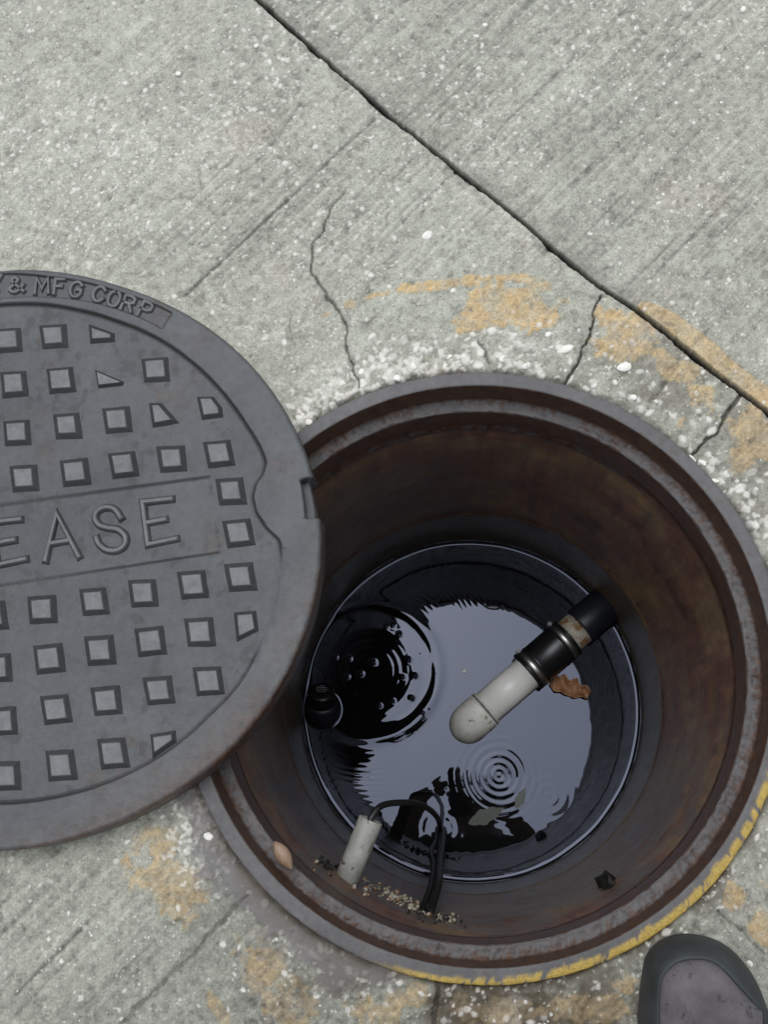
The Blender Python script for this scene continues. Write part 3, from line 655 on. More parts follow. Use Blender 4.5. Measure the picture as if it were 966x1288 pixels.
def set_imask(o, val):
    at = o.data.attributes.new('imask', 'FLOAT_COLOR', 'POINT'); n = len(o.data.vertices)
    at.data.foreach_set('color', np.asarray(val, dtype=np.float32).ravel() if np.ndim(val) == 2 else np.tile(val, n).astype(np.float32))
def inset(poly, d):
    n = len(poly); out = []; area = sum(poly[i][0]*poly[(i+1) % n][1]-poly[(i+1) % n][0]*poly[i][1] for i in range(n)); s = 1 if area > 0 else -1
    lines = []
    for i in range(n):
        a = np.array(poly[i][:2]); b = np.array(poly[(i+1) % n][:2]); t = (b-a)/np.linalg.norm(b-a); nn = np.array([-t[1], t[0]])*s
        lines.append((a+nn*d, t))
    for i in range(n):
        (a, t), (b, u) = lines[i-1], lines[i]; k = np.linalg.solve(np.array([t, -u]).T, b-a); out.append(a+t*k[0])
    return out
PADTOP = .0408
def pad_mesh(poly, d=.0034):
    bm = bmesh.new(); levels = [(inset(poly, -d*.25), LF-.0012), (inset(poly, d*.1), LF+.0004), (inset(poly, d*.86), PADTOP-.0010), (inset(poly, d*1.12), PADTOP)]
    rings = [[bm.verts.new((p[0], p[1], z)) for p in pl] for pl, z in levels]; n = len(poly)
    for a, b in zip(rings[:-1], rings[1:]):
        for k in range(n): bm.faces.new((a[k], a[(k+1) % n], b[(k+1) % n], b[k]))
    bm.faces.new(rings[-1]); return bm
pads = {(0, 1): (65.2, 421.3), (1, 0): (15, 481.5), (1, 1): (74.8, 476.5), (1, 3): (194.3, 463.5), (2, 0): (19.6, 542.6), (2, 1): (82.6, 534.3), (2, 2): (145.6, 526.5),
        (3, 0): (28.3, 600.4), (3, 1): (92.6, 592.6), (3, 2): (153.5, 583), (3, 3): (214.3, 575.6), (3, 4): (273.9, 569), (4, 0): (50.9, 766), (4, 1): (116.5, 756), (4, 2): (178.3, 745.2), (4, 3): (241.3, 734.3), (4, 4): (301.3, 724.8),
        (5, 0): (59.6, 827.8), (5, 1): (123.9, 817), (5, 2): (187.8, 806), (5, 3): (250, 794), (6, 0): (68.3, 891.7), (6, 1): (132.6, 880.9), (6, 2): (197.8, 867.8), (6, 3): (260.9, 856), (7, -1): (4.3, 975.7), (7, 0): (73.9, 962.6), (7, 1): (140, 947.4)}
fitU = {}
A_ = []; bx_ = []
for (r_, c_), p in pads.items():
    q_ = LP(*p, PADTOP)[:2]; A_.append([1, c_, r_, float(r_ > 3), c_*r_*.1]); bx_.append(q_)
sol = np.linalg.lstsq(np.array(A_), np.array(bx_), rcond=None)[0]
def padpos(r_, c_): return np.array([1, c_, r_, float(r_ > 3), c_*r_*.1])@sol
uvec = sol[1]/np.linalg.norm(sol[1]); vvec = sol[2]/np.linalg.norm(sol[2])
hb = .0137
poly0 = [(-uvec-vvec)*hb, (uvec-vvec)*hb, (uvec+vvec)*hb, (-uvec+vvec)*hb]
padmes = []
def topworn(o):
    zz_ = np.array([v.co.z for v in o.data.vertices]); k = (zz_ > PADTOP-.0003).astype(float)
    set_imask(o, np.stack([np.zeros_like(k), np.zeros_like(k), k*.85, np.where((zz_ > LF-.0005) & (zz_ < PADTOP-.0003), .30, 1-.35*(k < .5))], -1))  # sides darkened: crevice shade as well as grime put into the colour
def put_pad(q_):
    if len(padmes) < 10:
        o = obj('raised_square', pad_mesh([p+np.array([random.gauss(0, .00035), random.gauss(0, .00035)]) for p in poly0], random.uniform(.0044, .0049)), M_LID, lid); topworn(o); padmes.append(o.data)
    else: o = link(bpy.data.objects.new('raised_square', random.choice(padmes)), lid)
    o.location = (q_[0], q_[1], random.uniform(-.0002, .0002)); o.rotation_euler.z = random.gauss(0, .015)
for k, p in pads.items(): put_pad(LP(*p, PADTOP)[:2])
for p in ((289.2, 617), (298.9, 669.2)): put_pad(LP(*p, PADTOP)[:2])
clip = {(0, 2), (1, 2), (2, 3), (2, 4), (4, 4), (5, 4), (7, 2)}
for r_ in range(8):
    for c_ in range(-9, 4):
        if (r_, c_) in pads or (r_, c_) in clip: continue
        q_ = padpos(r_, c_)
        if np.hypot(*q_) < .222 and c_ <= 0: put_pad(q_)
for poly in (zm([(447, 313), (580, 360), (580, 405), (455, 412)], 0, 330, 4.025), zm([(478, 542), (628, 605), (622, 625), (495, 640)], 0, 330, 4.025), zm([(430, 430), (466, 430), (517, 488), (441, 502)], 0, 320, 2.3),
             zm([(33, 88), (130, 85), (180, 150), (188, 208), (62, 222)], 240, 480, 4.6), zm([(676, 208), (740, 202), (750, 262), (684, 294)], 0, 680, 2.3), zm([(433, 560), (508, 548), (511, 583), (440, 632)], 0, 680, 2.3)):
    o = obj('raised_square', pad_mesh([LP(*p, LF)[:2] for p in poly], .0036 if len(set(poly)) and abs(poly[0][0]-118.8) > 1.0 else .0024), M_LID, lid); topworn(o); o['label'] = 'raised square with a corner cut away'

# letters: bevelled strokes
def strokes(name, lines, z0, h, wb, wt):
    bm = bmesh.new()
    for li, pts in enumerate(lines):
        P = [np.array(p[:2], dtype=float) for p in pts]; n = len(P)
        t0 = (P[1]-P[0])/np.linalg.norm(P[1]-P[0]); t1 = (P[-1]-P[-2])/np.linalg.norm(P[-1]-P[-2]); P[0] = P[0]-t0*wt; P[-1] = P[-1]+t1*wt
        sect = []
        for i in range(n):
            a = P[i]-P[i-1] if i > 0 else P[1]-P[0]; b = P[i+1]-P[i] if i < n-1 else P[-1]-P[-2]
            a = a/np.linalg.norm(a); b = b/np.linalg.norm(b); t = a+b; t /= np.linalg.norm(t); nn = np.array([-t[1], t[0]]); k = 1/max(t@a, .5)
            hh = h-li*.00012
            ex = (-(a) if i == 0 else b if i == n-1 else a*0)*(wb-wt)
            sect.append([bm.verts.new((*(P[i]+ex+nn*wb*k), z0)), bm.verts.new((*(P[i]+nn*wt*k), z0+hh)), bm.verts.new((*(P[i]-nn*wt*k), z0+hh)), bm.verts.new((*(P[i]+ex-nn*wb*k), z0))])
        for a, b in zip(sect[:-1], sect[1:]):
            for k in range(3): bm.faces.new((a[k], a[k+1], b[k+1], b[k]))
        bm.faces.new(sect[0]); bm.faces.new(sect[-1][::-1])
    o = obj(name, bm, M_LID, lid)
    zz_ = np.array([v.co.z for v in o.data.vertices]); k = (zz_ > z0+h*.7).astype(float)
    set_imask(o, np.stack([0*k, 0*k, k*.60, .14+.86*k], -1)); return o  # stroke sides dark, relief shade and grime both set in the colour
Zq = lambda pts: [LP(*p, LF)[:2] for p in zm(pts, 0, 600, 4.025)]
def sm(pts, n=5): return [np.array(p[:2]) for p in spline([(x, y, 0) for x, y in pts], n)]
E2 = [[(868, 113), (722, 129), (750, 344), (893, 314)], [(738, 235), (836, 217)]]
big = {'E2': [Zq(l) for l in E2], 'E1': [Zq([(x-765, y+103) for x, y in l]) for l in E2],
       'A': [Zq([(232, 422), (290, 190), (400, 402)]), Zq([(260, 338), (348, 323)])],
       'S': [Zq(sm([(612, 208), (582, 166), (535, 156), (494, 176), (483, 212), (505, 246), (550, 260), (598, 268), (634, 300), (634, 342), (598, 372), (545, 372), (505, 345), (490, 312)]))],
       'R': [Zq([(-275, 478), (-305, 270), (-210, 256)]+sm([(-210, 256), (-165, 275), (-160, 320), (-200, 355)])[1:]+[(-290, 368)]), Zq([(-225, 358), (-150, 462)])],
       'G': [Zq(sm([(-420, 322), (-455, 288), (-515, 292), (-560, 345), (-562, 420), (-520, 488), (-455, 500), (-410, 465), (-405, 415)])+[(-470, 424)])]}
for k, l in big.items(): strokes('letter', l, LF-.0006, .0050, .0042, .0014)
GL = {'&': [sm([(1.0, .0), (.45, .52), (.2, .78), (.4, 1.0), (.65, .8), (.3, .5), (.02, .25), (.3, 0), (.7, .1), (1.0, .42)], 4)],
      'M': [[(0, 0), (.1, 1), (.5, .3), (.9, 1), (1, 0)]], 'F': [[(0, 0), (0, 1), (.85, 1)], [(0, .52), (.65, .52)]],
      'G': [sm([(.95, .8), (.7, .99), (.3, .97), (.03, .7), (.03, .3), (.3, .02), (.7, .02), (.95, .25)], 4)+[np.array((.95, .48)), np.array((.6, .48))]],
      'C': [sm([(.95, .8), (.65, .99), (.28, .95), (.03, .65), (.03, .33), (.28, .04), (.65, .01), (.95, .2)], 4)],
      'O': [sm([(.5, 1), (.15, .9), (0, .5), (.15, .1), (.5, 0), (.85, .1), (1, .5), (.85, .9), (.52, 1)], 4)],
      'R': [[(0, 0), (0, 1), (.6, 1), (.9, .88), (.9, .62), (.6, .5), (.02, .5)], [(.5, .5), (.95, 0)]],
      'P': [[(0, 0), (0, 1), (.65, 1), (.95, .88), (.95, .60), (.65, .48), (.02, .48)]],
      'Y': [[(0, 1), (.5, .5), (1, 1)], [(.5, .5), (.5, 0)]]}
for ch, zx, zy in (('Y', -18, 110), ('&', 82, 116), ('M', 214, 121), ('F', 303, 125), ('G', 386, 140), ('C', 502, 163), ('O', 578, 188), ('R', 652, 211), ('P', 738, 243)):
    c = LP(zx/4.025, 330+zy/4.025, LT-.002)[:2]; rad = c/np.linalg.norm(c); tan = np.array([rad[1], -rad[0]])
    hh, ww = .0158, (.0118 if ch not in 'M&' else .0142)
    if ch in 'FP': ww = .0106
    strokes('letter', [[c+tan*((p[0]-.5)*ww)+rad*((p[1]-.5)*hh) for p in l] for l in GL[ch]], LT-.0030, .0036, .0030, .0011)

# ------------------------------------------------------------------ drain pipe
PZc = WZ+.030
def pz(px, py): return Vector(PX(px, py, PZc))
p_tip, p_joint, p_c1, p_c2, p_b0, p_wall = pz(564, 918), pz(613.2, 889.6), pz(668, 847), pz(716, 806), pz(730, 793), pz(767, 757)
ax = (p_wall-p_joint).normalized(); org = p_joint
def along(p): return (p-org).dot(ax)
dp = empty('drain_pipe', org); tag(dp, 'white plastic drain pipe with rounded end and black rubber coupling above the water', 'pipe')
def lat(name, prof, mat, parent=dp, seg=44, label=None):
    bm = bmesh.new(); axis_lathe(bm, (0, 0, 0), ax, prof, seg); o = obj(name, bm, mat, parent, True)
    if label: o['label'] = label
    return o
RP = .0262; L1 = along(p_c1); L2 = along(p_c2); LB = along(p_b0); LW = along(p_wall)+.03
lat('pipe', [(-.004, RP), (L1+.01, RP)], M_PVC, label='clean white length of pipe')
Lt = along(p_tip); RC = .0292; RB_ = .029; S0 = Lt+RC+RB_
bm = bmesh.new(); epts = [ax*.0004, ax*-.0015, ax*-.006]; er = [RC-.0016, RC-.0002, RC]
epts += [ax*(S0+.004)]; er += [RC]
for a in np.linspace(0, math.pi/2, 13): epts.append(ax*(S0-RB_*math.sin(a))+Vector((0, 0, -RB_*(1-math.cos(a))))); er.append(RC*(1+.02*math.sin(2*a)))
epts.append(epts[-1]+Vector((0, 0, -.03))); er.append(RC)
tube(bm, epts, er, 40); elb = obj('elbow', bm, M_PVC2, dp, True); elb['label'] = 'speckled white elbow turning down into the water'
bm = bmesh.new(); tube(bm, [ax*-.0145, ax*-.0157], [RC+.0006, RC+.0006], 40); obj('mould_seam', bm, M_PVC2, elb, True)
cpl = lat('rubber_coupling', [(L1-.004, .029), (L1-.003, .0315), (L1+.001, .032), (L1+.0015, .0306), (L1+.0125, .0306), (L1+.013, .032), (L1+.016, .0322), (L1+.018, .0314), (L2-.018, .0314), (L2-.016, .0322), (L2-.013, .032), (L2-.0125, .0306), (L2-.0015, .0306), (L2-.001, .032), (L2+.002, .0318), (L2+.003, .029)], M_RUBBER)
for a, b in ((L1+.002, L1+.012), (L2-.012, L2-.002)):
    cl_ = lat('hose_clamp', [(a, .0304), (a+.0006, .0316), (b-.0006, .0316), (b, .0304)], M_STEEL, dp)
    side_v = ax.cross(Vector((0, 0, 1))).normalized()
    bm = bmesh.new(); cpt = ax*((a+b)/2)-side_v*.033+Vector((0, 0, .008))
    tube(bm, [cpt-ax.cross(side_v)*.007, cpt+ax.cross(side_v)*.008], .0036, 8); o = obj('clamp_screw', bm, M_RUBBER, cl_)
lat('stained_sleeve', [(L2-.002, RP+.0008), (LB+.006, RP+.0008)], M_RUSTPVC, label='short pale sleeve stained with rust')
lat('black_pipe', [(LB+.002, .027), (LB+.003, .0292), (LB+.006, .0298), (LW, .0298)], M_ABS, label='black pipe end entering the wall')

# dead leaf beside the coupling
lc = Vector(PX(717, 865, WZ+.002)); lf_ax = (Vector(PX(748, 876, WZ+.004))-Vector(PX(692, 856, WZ+.004))).normalized(); lf_n = Vector((-lf_ax.y, lf_ax.x, 0))
bm = bmesh.new(); nu, nv = 16, 9; grid = []
for i in range(nu+1):
    u = i/nu*2-1; row = []
    half = .0135*(1-.55*max(u, 0)**2-.25*max(-u, 0)**3)*(1+.14*math.sin(u*9)); 
    for j in range(nv+1):
        v = j/nv*2-1
        z = .008*v*v+.003*math.sin(u*6+v*2)+.002*math.sin(u*15)*v
        row.append(lc+lf_ax*(u*.031)+lf_n*(v*half+.002*math.sin(u*11))+Vector((0, 0, z)))
    grid.append(row)
top = [[bm.verts.new(p+Vector((0, 0, .0012))) for p in r] for r in grid]; bot = [[bm.verts.new(p) for p in r] for r in grid]
for i in range(nu):
    for j in range(nv):
        bm.faces.new((top[i][j], top[i+1][j], top[i+1][j+1], top[i][j+1])); bm.faces.new((bot[i][j], bot[i][j+1], bot[i+1][j+1], bot[i+1][j]))
for i in range(nu):
    bm.faces.new((top[i][0], bot[i][0], bot[i+1][0], top[i+1][0])); bm.faces.new((top[i][nv], top[i+1][nv], bot[i+1][nv], bot[i][nv]))
for j in range(nv):
    bm.faces.new((top[0][j], top[0][j+1], bot[0][j+1], bot[0][j])); bm.faces.new((top[nu][j], bot[nu][j], bot[nu][j+1], top[nu][j+1]))
lo = obj('dead_leaf', bm, M_LEAF, None, True, None); tag(lo, 'curled orange brown dead leaf floating beside the black rubber coupling', 'leaf')

# ------------------------------------------------------------------ float switch
fs = empty('float_switch', FLOAT_C); tag(fs, 'black bulb shaped float switch with pale print, floating at the left edge of the water', 'float switch')
top_dir = (Vector(PX(404, 868, WZ+.034))-Vector(FLOAT_C)).normalized()
bm = bmesh.new(); axis_lathe(bm, top_dir*-.035, top_dir, [(0, .002), (.003, .012), (.010, .020), (.022, .0258), (.036, .0262), (.047, .0246), (.0535, .0212)], 40); obj('body', bm, M_ABS, fs, True)
bm = bmesh.new(); axis_lathe(bm, top_dir*.0182, top_dir, [(0, .0211), (.004, .0212), (.014, .0205), (.0200, .0194), (.0225, .0174), (.0232, .012), (.0234, .001)], 40); capo = obj('cap', bm, M_RUBBER, fs, True)
tp = top_dir*.0415; uu = Vector((1, -.05, 0)); uu = (uu-top_dir*uu.dot(top_dir)).normalized(); vv = top_dir.cross(uu)
bm = bmesh.new(); r0 = random.Random(5)
for row, (yy, hw, hgt) in enumerate(((.0105, .003, .0012), (.007, .0075, .0016), (.003, .0085, .0010), (-.001, .0072, .0012))):
    x = -hw
    while x < hw:
        w_ = r0.uniform(.0010, .0028); c_ = [(x, yy-hgt/2), (x+w_, yy-hgt/2), (x+w_, yy+hgt/2), (x, yy+hgt/2)]
        lo4 = [bm.verts.new(tp+uu*a+vv*b-top_dir*.0010) for a, b in c_]; hi4 = [bm.verts.new(tp+uu*a+vv*b+top_dir*.0004) for a, b in c_]
        bm.faces.new(hi4)
        for k in range(4): bm.faces.new((lo4[k], lo4[(k+1) % 4], hi4[(k+1) % 4], hi4[k]))
        x += w_+r0.uniform(.0006, .0014)
obj('print', bm, M_PRINT, capo)

# ------------------------------------------------------------------ conduit, cables, crumbs
cb = WALL(436, 1106); zc = cb[2]
c_top = Vector(PX(466.6, 1030.6, zc+.004)); c_base = Vector(cb); cax = (c_top-c_base).normalized(); clen = (c_top-c_base).length
cond = empty('conduit', c_base); tag(cond, 'dirty white plastic conduit stub sticking out of the near pit wall', 'conduit')
bm = bmesh.new(); rc = .0136
axis_lathe(bm, (0, 0, 0), cax, [(-.03, rc), (clen-.0008, rc), (clen, rc-.0008), (clen, rc-.0032), (clen-.03, rc-.0034)], 36, True, False); obj('conduit_tube', bm, M_CONDUIT, cond, True)
bm = bmesh.new(); axis_lathe(bm, (0, 0, 0), cax, [(clen-.031, .001), (clen-.03, rc-.003)], 24); obj('conduit_plug', bm, M_TAR, cond)
ent = Vector(PX(554, 1041, WZ)); 
def cable(label, pts, r):
    bm = bmesh.new(); tube(bm, spline(pts, 10), r, 12); o = obj('cable', bm, M_CABLE, None, True); return tag(o, label, 'cable', None)
cs = c_top-cax*.018
cable('thin black cable arching from the mouth of the white conduit into the water', [cs, c_top+cax*.004, Vector(PX(484, 1012, zc-.01)), Vector(PX(520, 1010, zc-.06)), Vector(PX(540, 1018, zc-.14)), Vector(PX(551, 1030, zc-.28)), ent+Vector((0, 0, .02)), ent+Vector((0, .002, -.08))], .0036)
w_a = Vector(WALL(541, 1148)); w_b = Vector(WALL(530, 1146))
def inw(v, k): return Vector((v.x*(1-k/R_WALL), v.y*(1-k/R_WALL), v.z))
cable('thick black cable hanging from the near wall, right one of the pair', [w_a+(w_a-inw(w_a, .02)), w_a, Vector(PX(551, 1112, w_a.z-.06)), Vector(PX(553, 1085, w_a.z-.18)), Vector(PX(556, 1060, w_a.z-.32)), ent+Vector((.004, -.002, .0)), ent+Vector((.004, .0, -.08))], .0050)
cable('black cable hanging from the near wall, left one of the pair with a kink', [w_b+(w_b-inw(w_b, .02)), w_b, Vector(PX(542, 1115, w_b.z-.07)), Vector(PX(545, 1090, w_b.z-.17)), Vector(PX(542, 1072, w_b.z-.25)), Vector(PX(549, 1058, w_b.z-.36)), ent+Vector((-.004, -.001, 0)), ent+Vector((-.004, .0, -.08))], .0038)
def crumbs(name, label, cx_, cy_, sx_, sy_, n, mat, cat, seed, slope=0):
    bm = bmesh.new(); r = random.Random(seed)
    for k in range(n):
        dx = r.gauss(0, sx_); p = Vector(WALL(cx_+dx, cy_+dx*slope+r.gauss(0, sy_), R_WALL-.0006)); s_ = .0010+.0028*r.random()**2
        mtx = Matrix.Translation(p) @ Matrix.Rotation(r.uniform(0, 3), 4, Vector((r.random(), r.random(), r.random())).normalized()) @ Matrix.Diagonal((s_, s_*r.uniform(.6, 1), s_*r.uniform(.5, 1), 1))
        bmesh.ops.create_icosphere(bm, subdivisions=1, radius=1, matrix=mtx)
    o = obj(name, bm, mat); tag(o, label, cat, kind='stuff'); return o
crumbs('mortar_crumbs', 'pale mortar crumbs stuck to the wall left of the cables', 500, 1129, 17, 4, 60, M_CRUMB, 'mortar', 1, .42)
crumbs('mortar_crumbs', 'few pale mortar crumbs right of the cables', 560, 1153, 7, 3.5, 14, M_CRUMB, 'mortar', 2, .1)
crumbs('dark_mortar', 'dark crumbling mortar left of the conduit', 414, 1087, 7, 4, 30, M_TAR, 'mortar', 3, .5)
crumbs('rusty_mortar', 'rust brown mortar round the conduit and cables', 480, 1122, 34, 5, 90, M_RUSTPVC, 'mortar', 4, .42)
crumbs('dark_mortar', 'dark grit under the pair of black cables', 535, 1146, 18, 5, 55, M_TAR, 'mortar', 5, .3)
# scrap on the wall
sp = Vector(WALL(764, 1109, R_WALL-.002)); bm = bmesh.new()
tdir = Vector((-sp.y, sp.x, 0)).normalized(); ndir = -Vector((sp.x, sp.y, 0)).normalized()
outl = [(-.010, .022), (-.006, .008), (-.011, -.012), (-.004, -.026), (.002, -.016), (.008, -.024), (.011, -.004), (.006, .012), (.004, .034), (-.002, .040)]
a_ = [bm.verts.new(sp+tdir*x+Vector((0, 0, y))-ndir*.003) for x, y in outl]; b_ = [bm.verts.new(sp+tdir*x*.8+Vector((0, 0, y*.85))+ndir*(.003+.003*((k*7) % 3))) for k, (x, y) in enumerate(outl)]
for k in range(len(outl)): bm.faces.new((a_[k], a_[(k+1) % len(outl)], b_[(k+1) % len(outl)], b_[k]))
cc_ = bm.verts.new(sp+ndir*.009)
for k in range(len(outl)): bm.faces.new((b_[k], b_[(k+1) % len(outl)], cc_))
tag(obj('scrap', bm, M_TAR), 'small black ragged scrap stuck on the near right pit wall', 'scrap')
# seed pod on the seat
sc_ = Vector(PX(356, 1076, -.028)); bm = bmesh.new(); bmesh.ops.create_uvsphere(bm, u_segments=28, v_segments=16, radius=1)
sd_ax = Vector(PX(365, 1091, -.028))-Vector(PX(346, 1061, -.028)); ang = math.atan2(sd_ax.y, sd_ax.x)
for v in bm.verts:
    x, y, z = v.co; x2 = x*(1+.0); taper = 1-.28*max(x, 0)**2; gr = 1-.10*math.exp(-((y-.12)/.10)**2)*(z > 0)
    v.co = Matrix.Rotation(ang, 3, 'Z') @ Vector((x2*.0138*(1+.12*abs(x)**3), y*.0074*taper*(1-.35*abs(x)**3), z*.0060*taper*gr))+sc_
tag(obj('seed_pod', bm, M_NUT, None, True), 'tan almond shaped seed pod lying on the rusty seat of the frame', 'seed pod')

# ------------------------------------------------------------------ bubbles on the water
bl_ = None
bl = [(250, 228, 11), (333, 235, 13), (480, 258, 15), (322, 346, 12), (405, 328, 13), (660, 345, 10), (695, 240, 13), (735, 336, 13), (716, 470, 13), (622, 130, 9), (600, 492, 7), (375, 460, 7), (558, 306, 6), (765, 203, 5), (855, 325, 8), (820, 540, 9)]
bmesh0 = None
for i, (zx, zy, r_) in enumerate(bl):
    px, py = 370+zx/4.83, 780+zy/4.83; c = PX(px, py, WZ); rad = r_/4.83*.00124
    if bmesh0 is None:
        bm = bmesh.new(); bmesh.ops.create_uvsphere(bm, u_segments=20, v_segments=12, radius=1)
        o = obj('bubble', bm, M_WATER, None, True); bmesh0 = o.data
    else: o = link(bpy.data.objects.new('bubble', bmesh0))
    o.location = (c[0], c[1], WZ+rad*.05); o.scale = (rad, rad, rad*.75)
    tag(o, 'small glossy bubble on the dark water near the float switch', 'bubble', 'bubbles on the dark water near the float switch')
c = PX(584.5, 844.5, WZ)
o = lump('foam_speck', (c[0], c[1], WZ+.001), .0042, .0034, .003, M_STONE, None, 77, 2, .6); tag(o, 'tiny pale speck of foam floating left of the white pipe', 'foam')
c = PX(620, 763, WZ)
o = lump('scum_scrap', (c[0], c[1], WZ+.0012), .0150, .0052, .0012, M_RUBBER, None, 78, 2, -.12, amp=.3); tag(o, 'small black oval scrap of scum afloat near the top of the bright reflection', 'scum')
# thin green leaf floating by the ripples
def floatleaf(px, py, ang, L, Wd, mat, label):
    c = Vector(PX(px, py, WZ+.0012)); bm = bmesh.new(); n = 12; up_ = []; dn = []
    for i in range(n+1):
        u = i/n; h = math.sin(math.pi*u**.85)*Wd*(1+.15*math.sin(u*20)); 
        for s_, lst in ((1, up_), (-1, dn)):
            lst.append((u*L-L/2, s_*h))
    R_ = Matrix.Rotation(ang, 3, 'Z'); poly = up_+dn[::-1][1:-1]
    t_ = [bm.verts.new(c+R_ @ Vector((x, y, .0012))) for x, y in poly]; b_ = [bm.verts.new(c+R_ @ Vector((x, y, -.001))) for x, y in poly]
    bm.faces.new(t_); bm.faces.new(b_[::-1])
    for k in range(len(poly)): bm.faces.new((t_[k], b_[k], b_[(k+1) % len(poly)], t_[(k+1) % len(poly)]))
    return tag(obj('leaf', bm, mat), label, 'leaf')

M_GREEN = mat_plain('dark_green_leaf', (.010, .016, .006), (.024, .034, .014), 60, .5, .3)
M_GREEN2 = mat_plain('pale_green_leaf', (.028, .036, .022), (.05, .058, .038), 60, .5, .3)
floatleaf(612, 1026, .42, .060, .011, M_GREEN, 'dark green leaf half sunk in the water below the round ripples')
floatleaf(655, 1004, 1.15, .034, .007, M_GREEN2, 'pale green leaf scrap at the lower right of the round ripples')

# ------------------------------------------------------------------ the photographer: shoe in view, the rest seen only mirrored in the water
per = empty('person', (0.09, -.55, 0)); tag(per, 'person at the pit edge, grey suede shoe toe with dark rubber rand in view', 'person')
PO = Vector(per.location)
ZT = .014
tr = [PX(x, y, ZT) for x, y in zm([(80, 757), (88, 620), (98, 500), (122, 340), (150, 275), (200, 215), (300, 160), (400, 143), (520, 155), (640, 195), (740, 265), (830, 370), (900, 490), (945, 620), (966, 700)], 790, 1150, 5.49)]
inn = [PX(x, y, .046) for x, y in zm([(215, 757), (216, 640), (218, 540), (232, 455), (250, 415), (290, 370), (345, 330), (430, 313), (520, 312), (600, 338), (680, 408), (780, 518), (850, 595), (905, 650), (935, 705)], 790, 1150, 5.49)]
toe = Vector((np.array(tr)[:, 0].mean(), np.array(tr)[:, 1].max(), 0))
L_, R_ = Vector(tr[0]), Vector(tr[-1])
back_o = [(R_.x+.001, R_.y-.05), (R_.x-.014, R_.y-.11), (R_.x-.028, R_.y-.17), (R_.x-.045, R_.y-.212), (.5*(L_.x+R_.x)-.004, R_.y-.228), (L_.x+.030, R_.y-.212), (L_.x+.016, R_.y-.16), (L_.x+.008, R_.y-.10), (L_.x+.002, R_.y-.05)]
Li, Ri = Vector(inn[0]), Vector(inn[-1])
back_i = [(Ri.x-.004, Ri.y-.05), (Ri.x-.018, Ri.y-.11), (Ri.x-.030, Ri.y-.165), (Ri.x-.046, Ri.y-.195), (.5*(L_.x+R_.x)-.004, Ri.y-.205), (Li.x+.016, Ri.y-.195), (Li.x+.004, Ri.y-.15), (Li.x-.002, Ri.y-.10), (Li.x-.002, Ri.y-.05)]
outer = [Vector((p[0], p[1], 0)) for p in tr]+[Vector((x, y, 0)) for x, y in back_o]
inner = [Vector((p[0], p[1], 0)) for p in inn]+[Vector((x, y, 0)) for x, y in back_i]
outer = spline(outer, 4, True); inner = spline(inner, 4, True); NO = len(outer)
def loops(bm, ls, cap_last=False, cap_first=False):
    rs_ = [[bm.verts.new(p) for p in l] for l in ls]
    for a, b in zip(rs_[:-1], rs_[1:]):
        for k in range(NO): bm.faces.new((a[k], a[(k+1) % NO], b[(k+1) % NO], b[k]))
    if cap_last: bm.faces.new(rs_[-1])
    if cap_first: bm.faces.new(rs_[0][::-1])
def lerp(t, z, grow=0): return [a.lerp(b, t)+Vector((0, 0, z))-PO for a, b in zip(outer, inner)]
ctr = sum((p for p in inner), Vector())/NO
def shoe(parent):
    bm = bmesh.new(); loops(bm, [lerp(.06, .003), lerp(-.02, .006), lerp(-.02, .011), lerp(.03, .013)], False, True); sole = obj('sole', bm, M_RAND, parent, True)
    bm = bmesh.new(); loops(bm, [lerp(.02, .0125), lerp(.0, .016), lerp(.10, .026), lerp(.30, .036), lerp(.55, .043), lerp(.80, .0475), lerp(.97, .0488), lerp(1.0, .0480), lerp(1.06, .044)]); rand_ = obj('toe_rand', bm, M_RAND, parent, True)
    ls = []
    spine = [Vector((ctr.x+.004, min(max(p.y, ctr.y-.10), ctr.y+.02), 0)) for p in inner]
    for t, z in ((-.02, .044), (.0, .0478), (.06, .0515), (.16, .0565), (.28, .0625), (.42, .069), (.56, .078), (.66, .090), (.70, .105)):
        ls.append([a.lerp(b, max(t, 0))+Vector((0, 0, z+(.0010*math.sin(a.x*310+t*17)*math.sin(a.y*260+t*9)-.0012*math.exp(-((a.lerp(b, max(t, 0)).y+.305+.02*math.sin(a.x*40))/.004)**2)-.001*math.exp(-((a.lerp(b, max(t, 0)).y+.285)/.003)**2))*(t > .03)))-PO for a, b in zip(inner, spine)])
    bm = bmesh.new(); loops(bm, ls, True); up = obj('shoe_upper', bm, M_SUEDE, parent, True)
    return [sole, rand_, up]
sh = shoe(per)
off = Vector((-.27, -.13, 0))
for o in sh:
    c = o.copy(); COL.objects.link(c); c.parent = per; c.scale = (-1, 1, 1)
    c.location = Vector((2*(ctr.x-PO.x), 0, 0))+off
def skinned(name, pts, edges, mat, sub=1, parent=per):
    me = bpy.data.meshes.new(name); me.from_pydata([Vector(p[:3])-PO for p in pts], edges, []); me.materials.append(mat)
    o = link(bpy.data.objects.new(name, me), parent); md = o.modifiers.new('skin', 'SKIN')
    for v, p in zip(me.skin_vertices[0].data, pts): v.radius = (p[3], p[3]*(p[4] if len(p) > 4 else 1))
    me.skin_vertices[0].data[0].use_root = True
    s_ = o.modifiers.new('sub', 'SUBSURF'); s_.levels = sub; s_.render_levels = sub; md.use_smooth_shade = True; return o
ax_, ay_ = ctr.x+.004, ctr.y-.07; lx_, ly_ = ax_+off.x, ay_+off.y
HZ = 1.10
def fwd(L): return [(p[0], p[1]+.07*min(max((p[2]-.9)/.3, 0), 1)*(p[2] > 1.2 or p[3] > .09), *p[2:]) for p in L]
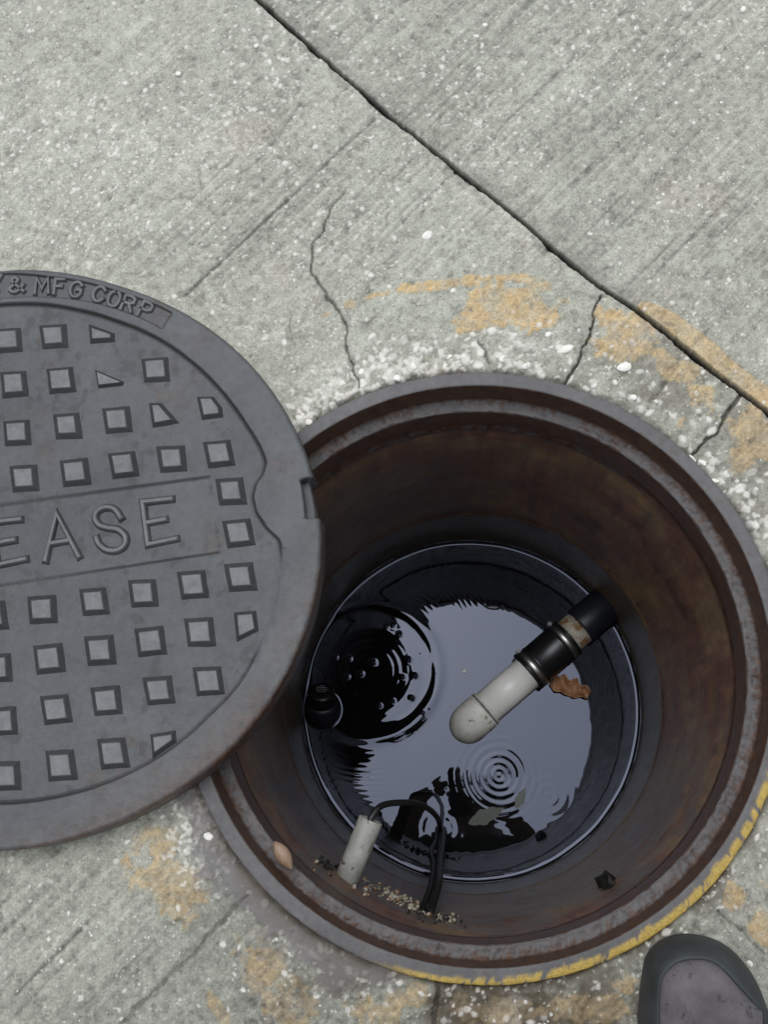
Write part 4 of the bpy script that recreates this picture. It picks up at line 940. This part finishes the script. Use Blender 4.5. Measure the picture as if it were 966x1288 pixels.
body_pts = fwd([(.09, -.66, .93, .10), (.085, -.60, 1.10, .10), (.075, -.50, 1.25, .11), (.06, -.42, 1.38, .075), (.05, -.35, 1.46, .05), (.035, -.27, 1.50, .075), (.03, -.22, 1.54, .085), (.03, -.20, 1.60, .06),
            (.19, -.66, .88, .075), (ax_, ay_-.10, .50, .052), (ax_, ay_, .12, .036), (-.01, -.66, .88, .075), (lx_, ly_+.02, .50, .052), (lx_, ly_, .12, .036),
            (.23, -.43, 1.38, .05), (.29, -.38, 1.14, .038), (.105, -.18, 1.085, .024), (-.11, -.41, 1.38, .05), (-.20, -.36, 1.14, .038), (-.135, -.175, 1.085, .024),
            (.07, -.145, 1.085, .026), (-.10, -.14, 1.085, .026)])
body_e = [(0, 1), (1, 2), (2, 3), (3, 4), (4, 5), (5, 6), (6, 7), (0, 8), (8, 9), (9, 10), (0, 11), (11, 12), (12, 13), (3, 14), (14, 15), (15, 16), (3, 17), (17, 18), (18, 19), (16, 20), (19, 21)]
skinned('body', body_pts, body_e, M_SKIN, 2)
for s_, hx, hy in ((1, .07, -.145), (-1, -.10, -.14)):
    for k, (dy, ln) in enumerate(((.018, .055), (.006, .062), (-.006, .058), (-.018, .046))):
        skinned('finger', [(hx-s_*.008, hy+dy, 1.084, .0085), (hx-s_*(.008+ln*.4), hy+dy+.002, 1.084+.006, .0082), (hx-s_*(.008+ln*.62), hy+dy+.003, 1.084+.012, .0075), (hx-s_*(.008+ln*.72), hy+dy+.003, 1.097, .0065)], [(0, 1), (1, 2), (2, 3)], M_SKIN)
    skinned('thumb', [(hx, hy+.012, 1.09, .011), (hx-s_*.02, hy+.034, 1.10, .010), (hx-s_*.034, hy+.036, 1.108, .008)], [(0, 1), (1, 2)], M_SKIN)
skinned('shirt', fwd([(.088, -.64, .98, .125), (.085, -.59, 1.12, .13), (.075, -.50, 1.26, .135), (.06, -.425, 1.37, .10), (.23, -.43, 1.38, .068), (.29, -.38, 1.14, .054), (.20, -.28, 1.11, .045), (-.11, -.41, 1.38, .068), (-.20, -.36, 1.14, .054), (-.165, -.27, 1.11, .045)]), [(0, 1), (1, 2), (2, 3), (3, 4), (4, 5), (5, 6), (3, 7), (7, 8), (8, 9)], M_CLOTH, 2)
skinned('trousers', [(.09, -.66, .93, .13), (.19, -.66, .86, .095), (ax_, ay_-.10, .50, .072), (ax_, ay_-.01, .10, .058), (-.01, -.66, .86, .095), (lx_, ly_+.02, .50, .072), (lx_, ly_-.01, .10, .058)], [(0, 1), (1, 2), (2, 3), (0, 4), (4, 5), (5, 6)], M_TROUSER, 2)
skinned('hair', fwd([(.035, -.285, 1.56, .07), (.03, -.235, 1.605, .085), (.03, -.20, 1.63, .06)]), [(0, 1), (1, 2)], M_HAIR, 2)
bm = bmesh.new(); bmesh.ops.create_cube(bm, size=1); bmesh.ops.scale(bm, vec=(.068, .136, .009), verts=bm.verts); bmesh.ops.translate(bm, vec=(CAM[0]+.005, CAM[1]-.042, 1.0745), verts=bm.verts); bmesh.ops.bevel(bm, geom=bm.edges[:], offset=.003, segments=2, affect='EDGES')
tag(obj('phone', bm, M_PHONE), 'black phone held flat in both hands above the pit', 'phone')
